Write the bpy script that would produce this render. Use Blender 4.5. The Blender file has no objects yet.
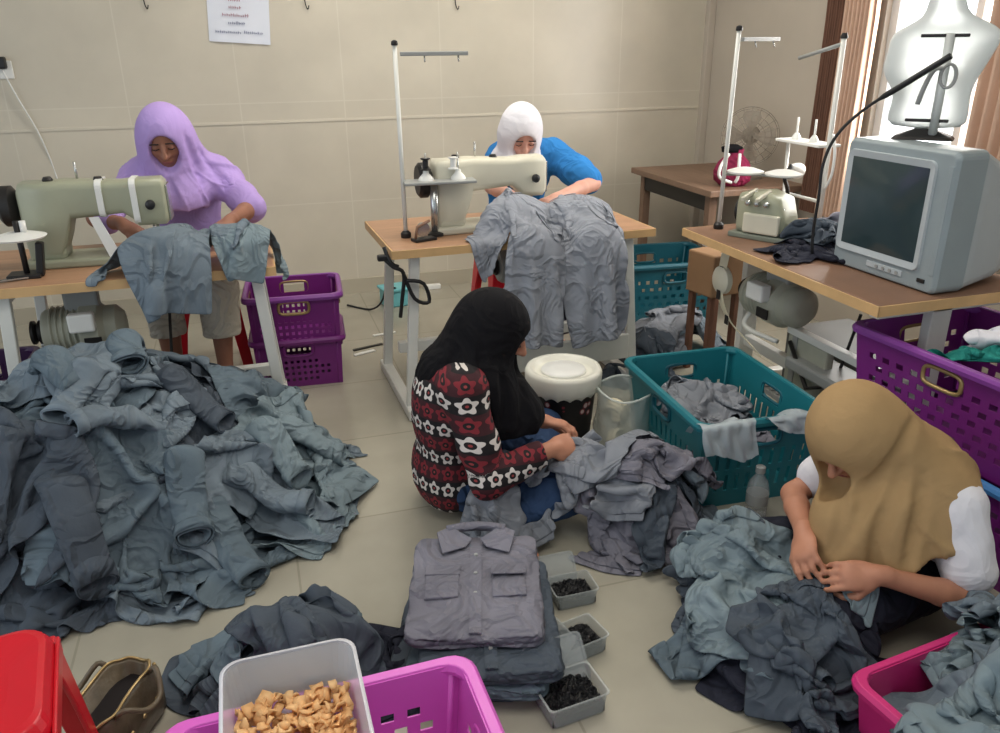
import bpy, bmesh, math, random, time
import numpy as np
from mathutils import Vector, Matrix, Euler, noise as mnoise
try:
    import openvdb
except Exception:
    openvdb = None
random.seed(7); RNG = np.random.default_rng(11)
SC = bpy.context.scene
COL = SC.collection
PI = math.pi

# ---------------------------------------------------------------- materials
def lin(c):
    out = []
    for v in c[:3]:
        v = v / 255.0
        out.append(v / 12.92 if v <= 0.04045 else ((v + 0.055) / 1.055) ** 2.4)
    return (out[0], out[1], out[2], 1.0)

def mat(name, rgb, rough=0.6, metal=0.0, var=0.0, vscale=8.0, bump=0.0, bscale=60.0, alpha=1.0, trans=0.0,
        emit=0.0, spec=0.5, stretch=None, rgb2=None, coat=0.0):
    m = bpy.data.materials.new(name); m.use_nodes = True
    nt = m.node_tree; b = nt.nodes['Principled BSDF']
    b.inputs['Base Color'].default_value = lin(rgb)
    b.inputs['Roughness'].default_value = rough
    b.inputs['Metallic'].default_value = metal
    b.inputs['Specular IOR Level'].default_value = spec
    b.inputs['Alpha'].default_value = alpha
    b.inputs['Transmission Weight'].default_value = trans
    b.inputs['Coat Weight'].default_value = coat
    if emit:
        b.inputs['Emission Color'].default_value = lin(rgb); b.inputs['Emission Strength'].default_value = emit
    vec = None
    if var or bump:
        tc = nt.nodes.new('ShaderNodeTexCoord'); mp = nt.nodes.new('ShaderNodeMapping')
        nt.links.new(tc.outputs['Object'], mp.inputs['Vector'])
        if stretch: mp.inputs['Scale'].default_value = stretch
        vec = mp.outputs['Vector']
    if var:
        n = nt.nodes.new('ShaderNodeTexNoise'); n.inputs['Scale'].default_value = vscale; n.inputs['Detail'].default_value = 5
        nt.links.new(vec, n.inputs['Vector'])
        r = nt.nodes.new('ShaderNodeValToRGB')
        c1 = lin(rgb2) if rgb2 else tuple(v * (1 - var) for v in lin(rgb)[:3]) + (1,)
        c2 = lin(rgb) if rgb2 else tuple(min(1, v * (1 + var)) for v in lin(rgb)[:3]) + (1,)
        r.color_ramp.elements[0].position = 0.3; r.color_ramp.elements[1].position = 0.7
        r.color_ramp.elements[0].color = c1; r.color_ramp.elements[1].color = c2
        nt.links.new(n.outputs['Fac'], r.inputs['Fac']); nt.links.new(r.outputs['Color'], b.inputs['Base Color'])
    if bump:
        n2 = nt.nodes.new('ShaderNodeTexNoise'); n2.inputs['Scale'].default_value = bscale; n2.inputs['Detail'].default_value = 4
        nt.links.new(vec, n2.inputs['Vector'])
        bp = nt.nodes.new('ShaderNodeBump'); bp.inputs['Strength'].default_value = bump; bp.inputs['Distance'].default_value = 0.01
        nt.links.new(n2.outputs['Fac'], bp.inputs['Height']); nt.links.new(bp.outputs['Normal'], b.inputs['Normal'])
    return m

def tile_mat(name, rgb, grout, sx, sy, rough, gsize=0.006, var=0.04, axes='xy', spec=0.5, patches=0.0):
    """square tiles with thin grout lines in object space"""
    m = bpy.data.materials.new(name); m.use_nodes = True
    nt = m.node_tree; b = nt.nodes['Principled BSDF']
    tc = nt.nodes.new('ShaderNodeTexCoord'); mp = nt.nodes.new('ShaderNodeMapping')
    nt.links.new(tc.outputs['Object'], mp.inputs['Vector'])
    if axes == 'xz': mp.inputs['Rotation'].default_value = (-PI / 2, 0, 0)
    if axes == 'yz': mp.inputs['Rotation'].default_value = (PI / 2, 0, PI / 2); mp.vector_type = 'TEXTURE'
    br = nt.nodes.new('ShaderNodeTexBrick'); br.offset = 0.0
    br.inputs['Scale'].default_value = 1.0; br.inputs['Mortar Size'].default_value = gsize
    br.inputs['Brick Width'].default_value = sx; br.inputs['Row Height'].default_value = sy
    br.inputs['Mortar Smooth'].default_value = 0.3
    c = lin(rgb)
    br.inputs['Color1'].default_value = tuple(v * (1 - var) for v in c[:3]) + (1,)
    br.inputs['Color2'].default_value = tuple(min(1, v * (1 + var)) for v in c[:3]) + (1,)
    br.inputs['Mortar'].default_value = lin(grout)
    nt.links.new(mp.outputs['Vector'], br.inputs['Vector'])
    n = nt.nodes.new('ShaderNodeTexNoise'); n.inputs['Scale'].default_value = 2.3; n.inputs['Detail'].default_value = 6
    nt.links.new(tc.outputs['Object'], n.inputs['Vector'])
    mx = nt.nodes.new('ShaderNodeMix'); mx.data_type = 'RGBA'; mx.blend_type = 'MULTIPLY'
    mx.inputs['Factor'].default_value = 0.5 + patches
    r = nt.nodes.new('ShaderNodeValToRGB'); r.color_ramp.elements[0].color = (.8, .8, .8, 1); r.color_ramp.elements[1].color = (1.1, 1.1, 1.1, 1)
    r.color_ramp.elements[0].position = .3; r.color_ramp.elements[1].position = .7
    nt.links.new(n.outputs['Fac'], r.inputs['Fac'])
    nt.links.new(br.outputs['Color'], mx.inputs['A']); nt.links.new(r.outputs['Color'], mx.inputs['B'])
    nt.links.new(mx.outputs['Result'], b.inputs['Base Color'])
    b.inputs['Roughness'].default_value = rough; b.inputs['Specular IOR Level'].default_value = spec
    return m

def fabric(name, rgb, var=0.18, bump=0.35, bscale=22.0, rough=0.85, crease=0.5, cscale=6.0):
    """woven cloth: fine bump plus long ridged creases"""
    m = mat(name, rgb, rough=rough, var=var, vscale=5, bump=bump, bscale=bscale, spec=0.2)
    nt = m.node_tree; N, L = nt.nodes.new, nt.links.new; b = nt.nodes['Principled BSDF']
    tc = N('ShaderNodeTexCoord'); n = N('ShaderNodeTexNoise'); n.inputs['Scale'].default_value = cscale; n.inputs['Detail'].default_value = 2.5; n.inputs['Distortion'].default_value = 1.2
    L(tc.outputs['Object'], n.inputs['Vector'])
    r = N('ShaderNodeValToRGB'); e = r.color_ramp.elements; e[0].position = .40; e[0].color = (0, 0, 0, 1); e[1].position = .60; e[1].color = (0, 0, 0, 1); x = e.new(.5); x.color = (1, 1, 1, 1)
    L(n.outputs['Fac'], r.inputs['Fac'])
    bp = N('ShaderNodeBump'); bp.inputs['Strength'].default_value = crease; bp.inputs['Distance'].default_value = .03
    L(r.outputs['Color'], bp.inputs['Height'])
    old = [l for l in nt.links if l.to_socket == b.inputs['Normal']]
    if old: L(old[0].from_socket, bp.inputs['Normal'])
    L(bp.outputs['Normal'], b.inputs['Normal'])
    return m

M = {}
M['grey_a'] = fabric('grey_blue_cotton', (110, 122, 132))
M['grey_b'] = fabric('slate_cotton', (96, 110, 120))
M['grey_c'] = fabric('pale_grey_cotton', (130, 134, 142))
M['grey_d'] = fabric('dark_slate_cotton', (74, 82, 92))
M['grey_e'] = fabric('light_slate_cotton', (118, 133, 140))
M['grey_f'] = fabric('mauve_grey_cotton', (120, 119, 130))
M['grey_pale'] = fabric('silver_grey_cotton', (140, 144, 153))
M['dark_cloth'] = fabric('dark_navy_cotton', (38, 40, 52))
M['lilac'] = fabric('lilac_fabric', (178, 152, 212), var=.08, bump=.25, crease=.12)
M['white_cloth'] = fabric('white_fabric', (226, 224, 230), var=.04, bump=.2, crease=.12)
M['black_cloth'] = fabric('black_fabric', (14, 13, 17), var=.2, bump=.25, crease=.2)
M['tan_cloth'] = fabric('tan_fabric', (168, 138, 98), var=.1, bump=.2, crease=.05)
M['cream_cloth'] = fabric('cream_fabric', (206, 198, 184), var=.08)
M['blue_shirt'] = fabric('bright_blue_fabric', (48, 122, 188), var=.1, crease=.3)
M['jeans'] = fabric('blue_denim', (46, 66, 98), var=.25)
M['teal_cloth'] = fabric('teal_fabric', (40, 128, 120), var=.15)
M['skin'] = mat('warm_brown_skin', (186, 130, 104), rough=.5, var=.06, vscale=14, spec=.35)
M['skin_dark'] = mat('brown_skin', (150, 104, 84), rough=.5, var=.06, vscale=14, spec=.35)
M['skin_light'] = mat('light_brown_skin', (206, 156, 138), rough=.5, var=.06, vscale=14, spec=.35)
M['brow'] = mat('dark_brow', (40, 28, 26), rough=.8)
M['eye_white'] = mat('eye_white', (220, 214, 206), rough=.3)
M['lip'] = mat('lip_rose', (150, 84, 80), rough=.5)
M['metal_white'] = mat('white_painted_steel', (222, 222, 216), rough=.35, var=.05)
M['metal_grey'] = mat('grey_painted_steel', (150, 152, 150), rough=.4, var=.08)
M['chrome'] = mat('brushed_chrome', (190, 192, 190), rough=.25, metal=.9)
M['dark_metal'] = mat('dark_metal', (42, 40, 40), rough=.45, metal=.4)
M['black_plastic'] = mat('black_plastic', (22, 22, 24), rough=.45)
M['machine_green'] = mat('pale_green_enamel', (158, 160, 138), rough=.35, var=.06)
M['machine_cream'] = mat('cream_enamel', (206, 202, 184), rough=.35, var=.05)
M['machine_dark'] = mat('grey_green_enamel', (118, 124, 112), rough=.4, var=.1)
M['white_plastic'] = mat('white_plastic', (230, 230, 226), rough=.35, var=.03)
M['motor'] = mat('grey_cream_motor_paint', (172, 172, 156), rough=.45, var=.1)
M['wood_top'] = mat('brown_wood_top', (170, 130, 100), rough=.4, var=.14, vscale=6, stretch=(1, 9, 1))
M['wood_edge'] = mat('pale_wood_edge', (206, 168, 118), rough=.5, var=.1, vscale=10)
M['wood_red'] = mat('red_brown_wood', (130, 98, 78), rough=.45, var=.12, vscale=8)
M['wood_dark'] = mat('dusty_brown_wood', (128, 102, 84), rough=.5, var=.15, vscale=6, stretch=(9, 1, 1))
M['cardboard'] = mat('cardboard_brown', (150, 116, 84), rough=.8, var=.08)
M['purple'] = mat('purple_plastic', (120, 34, 122), rough=.4, var=.06)
M['purple_dark'] = mat('dark_purple_plastic', (62, 26, 74), rough=.45, var=.1)
M['purple_rim'] = mat('violet_plastic_rim', (132, 62, 150), rough=.35)
M['teal'] = mat('teal_plastic', (28, 116, 128), rough=.4, var=.06)
M['teal_dark'] = mat('dark_teal_plastic', (14, 88, 104), rough=.45, var=.08)
M['pink'] = mat('orchid_pink_plastic', (226, 104, 208), rough=.35, var=.03)
M['hot_pink'] = mat('magenta_pink_plastic', (206, 46, 120), rough=.4, var=.04)
M['blue_rim'] = mat('blue_plastic', (70, 130, 190), rough=.4)
M['red'] = mat('red_plastic', (206, 22, 40), rough=.28, var=.04)
M['box_clear'] = mat('frosted_clear_plastic', (190, 196, 196), rough=.25, alpha=.38, spec=.5)
M['tub_clear'] = mat('frosted_white_plastic', (214, 220, 226), rough=.3, alpha=.72, spec=.5)
M['tub_rim'] = mat('milky_plastic_rim', (232, 232, 238), rough=.3, alpha=.85)
M['bag_clear'] = mat('crinkled_clear_film', (210, 218, 214), rough=.25, alpha=.5, bump=.5, bscale=25, spec=.7)
M['sheet_clear'] = mat('milky_plastic_sheet', (190, 200, 206), rough=.3, alpha=.75, bump=.3, bscale=18, spec=.6)
M['chips'] = mat('orange_cracker', (250, 206, 150), rough=.6, var=.15, vscale=20, rgb2=(238, 176, 112))
M['black_beads'] = mat('black_buttons', (12, 11, 14), rough=.4, bump=.6, bscale=200)
M['tv_grey'] = mat('silver_grey_plastic', (142, 153, 157), rough=.4, var=.04)
M['tv_light'] = mat('pale_silver_plastic', (176, 184, 188), rough=.35, var=.03)
M['tv_screen'] = mat('dark_glass_screen', (46, 62, 66), rough=.12, spec=.6)
M['mannequin'] = mat('translucent_white_plastic', (232, 236, 234), rough=.4, trans=.35, var=.02)
M['paper'] = mat('white_paper', (218, 222, 232), rough=.7)
M['ink_red'] = mat('dull_red_ink', (150, 78, 100), rough=.8)
M['ink_blue'] = mat('dull_blue_ink', (86, 96, 140), rough=.8)
M['curtain'] = mat('salmon_curtain_fabric', (206, 174, 152), rough=.9, var=.06, spec=.1)
M['curtain_brown'] = mat('brown_curtain_fabric', (112, 82, 68), rough=.9, var=.1, spec=.1)
M['frame_white'] = mat('white_window_frame', (206, 206, 204), rough=.5)
M['bag_brown'] = mat('olive_brown_leather', (96, 84, 66), rough=.45, var=.3, vscale=12, bump=.3, bscale=30)
M['bag_inside'] = mat('dark_lining', (26, 20, 22), rough=.9)
M['gold'] = mat('tarnished_gold', (176, 150, 104), rough=.35, metal=.6)
M['magenta_cloth'] = fabric('magenta_fabric', (150, 48, 84), var=.25)
M['fan_grey'] = mat('dusty_beige_plastic', (160, 150, 136), rough=.6, alpha=.6)
M['yellow_paper'] = mat('yellow_paper', (206, 200, 90), rough=.7)
M['cyan_box'] = mat('pale_cyan_plastic', (110, 184, 190), rough=.4)
M['bucket_white'] = mat('cream_white_plastic', (226, 224, 212), rough=.35, var=.03)
M['tube_light'] = mat('fluorescent_tube', (255, 250, 240), emit=22)
M['rope'] = mat('cream_cord', (214, 206, 180), rough=.7)

def floral_mat():
    m = bpy.data.materials.new('black_floral_print'); m.use_nodes = True
    nt = m.node_tree; b = nt.nodes['Principled BSDF']; b.inputs['Roughness'].default_value = .5
    tc = nt.nodes.new('ShaderNodeTexCoord'); v = nt.nodes.new('ShaderNodeTexVoronoi'); v.inputs['Scale'].default_value = 22
    nt.links.new(tc.outputs['Object'], v.inputs['Vector'])
    r = nt.nodes.new('ShaderNodeValToRGB'); e = r.color_ramp.elements; r.color_ramp.interpolation = 'CONSTANT'
    e[0].color = lin((196, 176, 172)); e[1].position = .22; e[1].color = lin((120, 40, 52))
    x = e.new(.30); x.color = lin((14, 12, 16))
    nt.links.new(v.outputs['Distance'], r.inputs['Fac']); nt.links.new(r.outputs['Color'], b.inputs['Base Color'])
    return m
M['floral'] = floral_mat()

def flower_print():
    """bands of white flowers with dark centres on black, with maroon bands between (for the patterned blouse)"""
    m = bpy.data.materials.new('maroon_white_flower_print'); m.use_nodes = True
    nt = m.node_tree; b = nt.nodes['Principled BSDF']; b.inputs['Roughness'].default_value = .85
    N, L = nt.nodes.new, nt.links.new
    at = N('ShaderNodeAttribute'); at.attribute_name = 'print_uv'
    sep = N('ShaderNodeSeparateXYZ'); L(at.outputs['Vector'], sep.inputs[0])
    def math_(op, a, b_=None):
        n = N('ShaderNodeMath'); n.operation = op
        for i, v in enumerate((a, b_)):
            if v is None: continue
            if hasattr(v, 'links'): L(v, n.inputs[i])
            else: n.inputs[i].default_value = v
        return n.outputs[0]
    u, v = sep.outputs[0], sep.outputs[1]
    fu = math_('SUBTRACT', math_('FRACT', u), .5); fv = math_('SUBTRACT', math_('FRACT', v), .5)
    d = math_('SQRT', math_('ADD', math_('MULTIPLY', fu, fu), math_('MULTIPLY', fv, fv)))
    ang = math_('ARCTAN2', fv, fu)
    pet = math_('ADD', .38, math_('MULTIPLY', .08, math_('SINE', math_('MULTIPLY', ang, 5.0))))
    inside = math_('LESS_THAN', d, pet); core = math_('LESS_THAN', d, .19)
    dot = math_('LESS_THAN', d, .07)
    band = math_('LESS_THAN', math_('FRACT', math_('MULTIPLY', math_('FLOOR', v), .5)), .25)   # alternate rows
    def mix(f, a, c):
        n = N('ShaderNodeMix'); n.data_type = 'RGBA'; L(f, n.inputs['Factor'])
        for k, s in (('A', a), ('B', c)):
            if isinstance(s, tuple): n.inputs[k].default_value = lin(s)
            else: L(s, n.inputs[k])
        return n.outputs['Result']
    petal = mix(band, (126, 34, 44), (214, 206, 200))
    base = mix(band, (58, 18, 26), (20, 16, 20))
    c = mix(inside, base, petal); c = mix(core, c, (24, 18, 22)); c = mix(dot, c, (150, 60, 60))
    L(c, b.inputs['Base Color'])
    return m
M['flower'] = flower_print()

# ---------------------------------------------------------------- mesh helpers
def finish(name, bm, m, parent=None, smooth=False, bevel=0.0, seg=2, sub=0, loc=None, angle=35):
    me = bpy.data.meshes.new(name)
    bmesh.ops.recalc_face_normals(bm, faces=bm.faces)
    bm.to_mesh(me); bm.free()
    return link(name, me, m, parent, smooth, bevel, seg, sub, loc)

def link(name, me, m, parent=None, smooth=False, bevel=0.0, seg=2, sub=0, loc=None):
    o = bpy.data.objects.new(name, me); COL.objects.link(o)
    if m is not None: me.materials.append(m)
    if smooth: me.polygons.foreach_set('use_smooth', [True] * len(me.polygons))
    if bevel:
        md = o.modifiers.new('bevel', 'BEVEL'); md.width = bevel; md.segments = seg; md.limit_method = 'ANGLE'; md.angle_limit = math.radians(40)
    if sub:
        md = o.modifiers.new('sub', 'SUBSURF'); md.levels = sub; md.render_levels = sub
    if loc is not None: o.location = loc
    if parent is not None: o.parent = parent
    return o

def thing(name, label, cat, loc=(0, 0, 0), rot=(0, 0, 0), group=None):
    o = bpy.data.objects.new(name, None); COL.objects.link(o); o.empty_display_size = .05
    o.location = loc; o.rotation_euler = rot if isinstance(rot, tuple) else (0, 0, rot)
    return tag(o, label, cat, group)

def tag(o, label, cat, group=None):
    o['label'] = label; o['category'] = cat
    if group: o['group'] = group
    return o

def struct(o):
    o['kind'] = 'structure'; return o

def box(bm, x0, x1, y0, y1, z0, z1, mtx=None):
    vs = [bm.verts.new((x, y, z)) for x in (x0, x1) for y in (y0, y1) for z in (z0, z1)]
    if mtx is not None:
        for v in vs: v.co = mtx @ v.co
    for f in ((0, 1, 3, 2), (4, 6, 7, 5), (0, 4, 5, 1), (2, 3, 7, 6), (0, 2, 6, 4), (1, 5, 7, 3)):
        bm.faces.new([vs[i] for i in f])
    return vs

def frame_from(d):
    d = Vector(d).normalized(); a = Vector((0, 0, 1)) if abs(d.z) < .9 else Vector((1, 0, 0))
    u = d.cross(a).normalized(); w = u.cross(d).normalized(); return d, u, w

def tube(bm, pts, r, seg=10, caps=True):
    """round tube along a polyline; r may be a list"""
    pts = [Vector(p) for p in pts]; n = len(pts); rings = []
    rr = r if isinstance(r, (list, tuple)) else [r] * n
    pu = None
    for i, p in enumerate(pts):
        d = (pts[min(i + 1, n - 1)] - pts[max(i - 1, 0)])
        d, u, w = frame_from(d)
        if pu is not None:
            u = (pu - d * pu.dot(d))
            u = u.normalized() if u.length > 1e-6 else frame_from(d)[1]
            w = u.cross(d)
        pu = u
        rings.append([bm.verts.new(p + (u * math.cos(2 * PI * k / seg) + w * math.sin(2 * PI * k / seg)) * rr[i]) for k in range(seg)])
    for a, b in zip(rings, rings[1:]):
        for k in range(seg): bm.faces.new((a[k], a[(k + 1) % seg], b[(k + 1) % seg], b[k]))
    if caps:
        bm.faces.new(rings[0]); bm.faces.new(list(reversed(rings[-1])))

def curve_pts(ctrl, n=24):
    """Catmull-Rom through control points"""
    c = [Vector(p) for p in ctrl]; c = [c[0]] + c + [c[-1]]; out = []
    segs = len(c) - 3
    for i in range(segs):
        for k in range(max(2, n // segs)):
            t = k / max(2, n // segs); p0, p1, p2, p3 = c[i:i + 4]
            out.append(.5 * ((2 * p1) + (p2 - p0) * t + (2 * p0 - 5 * p1 + 4 * p2 - p3) * t * t + (3 * p1 - p0 - 3 * p2 + p3) * t ** 3))
    out.append(c[-2]); return out

def lathe(bm, prof, seg=28, cx=0, cy=0, cap0=True, cap1=True):
    rings = [[bm.verts.new((cx + r * math.cos(2 * PI * k / seg), cy + r * math.sin(2 * PI * k / seg), z)) for k in range(seg)] for r, z in prof]
    for a, b in zip(rings, rings[1:]):
        for k in range(seg): bm.faces.new((a[k], a[(k + 1) % seg], b[(k + 1) % seg], b[k]))
    if cap0: bm.faces.new(list(reversed(rings[0])))
    if cap1: bm.faces.new(rings[-1])

def rrect(w, d, r, n=5):
    """rounded-rectangle outline points, counter-clockwise"""
    pts = []
    for cx, cy, a0 in ((w / 2 - r, d / 2 - r, 0), (-w / 2 + r, d / 2 - r, PI / 2), (-w / 2 + r, -d / 2 + r, PI), (w / 2 - r, -d / 2 + r, 3 * PI / 2)):
        for k in range(n + 1):
            a = a0 + PI / 2 * k / n; pts.append((cx + r * math.cos(a), cy + r * math.sin(a)))
    return pts

def loft(bm, rings, cap0=True, cap1=True, closed=True):
    R = [[bm.verts.new(p) for p in ring] for ring in rings]; n = len(R[0])
    for a, b in zip(R, R[1:]):
        for k in range(n if closed else n - 1): bm.faces.new((a[k], a[(k + 1) % n], b[(k + 1) % n], b[k]))
    if cap0: bm.faces.new(list(reversed(R[0])))
    if cap1: bm.faces.new(R[-1])
    return R

def BM(): return bmesh.new()
def mk_box(name, dims, m, parent=None, bevel=0.0, mtx=None, seg=2):
    bm = BM(); box(bm, *dims, mtx=mtx); return finish(name, bm, m, parent, bevel=bevel, seg=seg)
def mk_tube(name, pts, r, m, parent=None, seg=10):
    bm = BM(); tube(bm, pts, r, seg); return finish(name, bm, m, parent, smooth=True)
def mk_lathe(name, prof, m, parent=None, seg=28, cx=0, cy=0, smooth=False, mtx=None):
    bm = BM(); lathe(bm, prof, seg, cx, cy)
    if mtx is not None: bmesh.ops.transform(bm, matrix=mtx, verts=bm.verts)
    o = finish(name, bm, m, parent, smooth=smooth, bevel=0)
    if not smooth:
        me = o.data; me.polygons.foreach_set('use_smooth', [True] * len(me.polygons))
        md = o.modifiers.new('es', 'EDGE_SPLIT'); md.split_angle = math.radians(40)
    return o
# ---------------------------------------------------------------- SDF bodies (numpy distance fields meshed to one surface)
def _seg(P, a, b, ra, rb):
    a = np.array(a, 'f4'); b = np.array(b, 'f4'); ab = b - a; L2 = max(float(ab @ ab), 1e-9)
    t = np.clip(((P - a) @ ab) / L2, 0, 1)[..., None]
    return np.linalg.norm(P - (a + ab * t), axis=-1) - (ra + (rb - ra) * t[..., 0])

def _ell(P, c, r, rot):
    q = (P - np.array(c, 'f4'))
    if rot is not None: q = q @ np.array(rot, 'f4')      # rot columns = local axes in world
    r = np.array(r, 'f4'); k0 = np.linalg.norm(q / r, axis=-1); k1 = np.linalg.norm(q / (r * r), axis=-1)
    return k0 * (k0 - 1.0) / np.maximum(k1, 1e-6)

def _plane(P, p, n):
    n = np.array(n, 'f4'); n = n / np.linalg.norm(n); return (P - np.array(p, 'f4')) @ n

def _box(P, c, h, rot, r):
    q = (P - np.array(c, 'f4'))
    if rot is not None: q = q @ np.array(rot, 'f4')
    q = np.abs(q) - (np.array(h, 'f4') - r)
    return np.linalg.norm(np.maximum(q, 0), axis=-1) + np.minimum(q.max(-1), 0) - r

def CAP(a, b, ra, rb=None, k=.02, op='+'): return dict(t='cap', a=a, b=b, ra=ra, rb=ra if rb is None else rb, k=k, op=op)
def ELL(c, r, rot=None, k=.02, op='+'): return dict(t='ell', c=c, r=r, rot=rot, k=k, op=op)
def BOXP(c, h, rot=None, r=.01, k=.01, op='+'): return dict(t='box', c=c, h=h, rot=rot, r=r, k=k, op=op)
def CUT(p, n, k=.004): return dict(t='pl', p=p, n=n, k=k, op='&')     # keep the side opposite to n

def prim_eval(p, P):
    if p['t'] == 'cap': return _seg(P, p['a'], p['b'], p['ra'], p['rb'])
    if p['t'] == 'ell': return _ell(P, p['c'], p['r'], p['rot'])
    if p['t'] == 'box': return _box(P, p['c'], p['h'], p['rot'], p['r'])
    return _plane(P, p['p'], p['n'])

def prim_bounds(p):
    if p['t'] == 'cap':
        a, b, r = np.array(p['a']), np.array(p['b']), max(p['ra'], p['rb']); return np.minimum(a, b) - r, np.maximum(a, b) + r
    if p['t'] == 'ell':
        r = max(p['r']); c = np.array(p['c']); return c - r, c + r
    r = float(np.linalg.norm(p['h'])); c = np.array(p['c']); return c - r, c + r

def smin(a, b, k):
    h = np.clip(.5 + .5 * (b - a) / k, 0, 1); return b * (1 - h) + a * h - k * h * (1 - h)

def combine(d, v, p):
    k = max(p['k'], 1e-4)
    if p['op'] == '+': return smin(d, v, k)
    if p['op'] == '-': return -smin(-d, v, k)
    return -smin(-d, -v, k)

def sdf_points(prims, P):
    d = np.full(P.shape[:-1], 1.0, 'f4')
    for p in prims: d = combine(d, prim_eval(p, P), p)
    return d

def sdf_mesh(name, prims, m, parent=None, vox=.006, disp=None, smooth_iter=2):
    adds = [prim_bounds(p) for p in prims if p['op'] == '+']
    lo = np.min([a for a, _ in adds], 0) - .03; hi = np.max([b for _, b in adds], 0) + .03
    n = np.ceil((hi - lo) / vox).astype(int) + 1
    G = np.full(n, .25, 'f4')
    ax = [lo[i] + vox * np.arange(n[i]) for i in range(3)]
    for p in prims:
        if p['t'] == 'pl': s = [slice(0, n[i]) for i in range(3)]
        else:
            a, b = prim_bounds(p); mg = p['k'] + .03
            s = [slice(max(0, int((a[i] - mg - lo[i]) / vox)), min(n[i], int((b[i] + mg - lo[i]) / vox) + 2)) for i in range(3)]
        P = np.stack(np.meshgrid(*[ax[i][s[i]] for i in range(3)], indexing='ij'), -1).astype('f4')
        sl = tuple(s); G[sl] = combine(G[sl], prim_eval(p, P), p)
    G = np.clip(G, -3 * vox, 3 * vox)
    g = openvdb.FloatGrid(3 * vox); g.copyFromArray(np.ascontiguousarray(G, dtype='f4'))
    V, Q = g.convertToQuads(0.0)
    V = np.asarray(V, 'f8') * vox + lo
    Q = np.asarray(Q)[:, ::-1]
    # light smoothing, then optional displacement along normals
    me = bpy.data.meshes.new(name); me.from_pydata(V.tolist(), [], Q.tolist()); me.update()
    ed = np.empty(len(me.edges) * 2, 'i4'); me.edges.foreach_get('vertices', ed); ed = ed.reshape(-1, 2)
    for _ in range(smooth_iter):
        acc = np.zeros_like(V); cnt = np.bincount(ed.ravel(), minlength=len(V))[:, None]
        for k in range(3):
            acc[:, k] = np.bincount(ed[:, 0], V[ed[:, 1], k], len(V)) + np.bincount(ed[:, 1], V[ed[:, 0], k], len(V))
        V = V * .4 + acc / np.maximum(cnt, 1) * .6
    if disp is not None:
        me.vertices.foreach_set('co', V.ravel()); me.update()
        N = np.empty(len(V) * 3, 'f4'); me.vertices.foreach_get('normal', N); N = N.reshape(-1, 3)
        V = V + N * disp(V, N)[:, None]
    me.vertices.foreach_set('co', V.ravel().astype('f4')); me.update()
    o = link(name, me, m, parent, smooth=True)
    return o

def R3(rx=0, ry=0, rz=0):
    return np.array(Euler((rx, ry, rz)).to_matrix())
def axes(fwd, up):
    """columns: right, forward, up"""
    f = Vector(fwd).normalized(); u = Vector(up); r = f.cross(u).normalized(); u = r.cross(f).normalized()
    return np.array([r, f, u]).T
def vnoise(P, s, seed=0):
    """cheap smooth vector-free noise from summed sines"""
    rr = np.random.default_rng(seed); out = np.zeros(len(P))
    for k in range(6):
        w = rr.normal(size=3) * s * (1 + .5 * k); out += np.sin(P @ w + rr.uniform(0, 6.28)) / (1 + .5 * k)
    return out / 2.5

# ---------------------------------------------------------------- cloth: position-based grid of threads settling on what lies below
class Field:
    """height of what is already lying there"""
    def __init__(s, x0, x1, y0, y1, d=.015):
        s.x0, s.y0, s.d = x0, y0, d
        s.H = np.zeros((int((x1 - x0) / d) + 1, int((y1 - y0) / d) + 1))
    def idx(s, P):
        i = np.clip(((P[:, 0] - s.x0) / s.d), 0, s.H.shape[0] - 1.001); j = np.clip(((P[:, 1] - s.y0) / s.d), 0, s.H.shape[1] - 1.001)
        return i, j
    def h(s, P):
        i, j = s.idx(P); a, b = i.astype(int), j.astype(int); u, v = i - a, j - b; H = s.H
        return H[a, b] * (1 - u) * (1 - v) + H[a + 1, b] * u * (1 - v) + H[a, b + 1] * (1 - u) * v + H[a + 1, b + 1] * u * v
    def add(s, P, t=.004):
        i, j = s.idx(P); np.maximum.at(s.H, (np.round(i).astype(int), np.round(j).astype(int)), P[:, 2] + t)
    def add_fn(s, fn):
        X, Y = np.meshgrid(s.x0 + s.d * np.arange(s.H.shape[0]), s.y0 + s.d * np.arange(s.H.shape[1]), indexing='ij')
        s.H = np.maximum(s.H, fn(X, Y))
    def soften(s):
        H = s.H; K = H.copy()
        K[1:-1, 1:-1] = (H[1:-1, 1:-1] * 2 + H[:-2, 1:-1] + H[2:, 1:-1] + H[1:-1, :-2] + H[1:-1, 2:]) / 6
        s.H = np.maximum(K, H - .01)

def shirt_mask(n, m):
    """outline of a long-sleeved work shirt on an n (across) x m (down) grid"""
    Mk = np.zeros((n, m), bool); c = (n - 1) / 2
    for i in range(n):
        for j in range(m):
            u = abs(i - c) / c; v = j / (m - 1)
            body = u < .46 + .06 * v and v > .05
            if u < .16 and v < .10: body = v > .05
            sl = u >= .40 and v > .06 + .28 * (u - .4) and v < .34 + .42 * (u - .4)
            Mk[i, j] = body or sl
    return Mk

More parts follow.
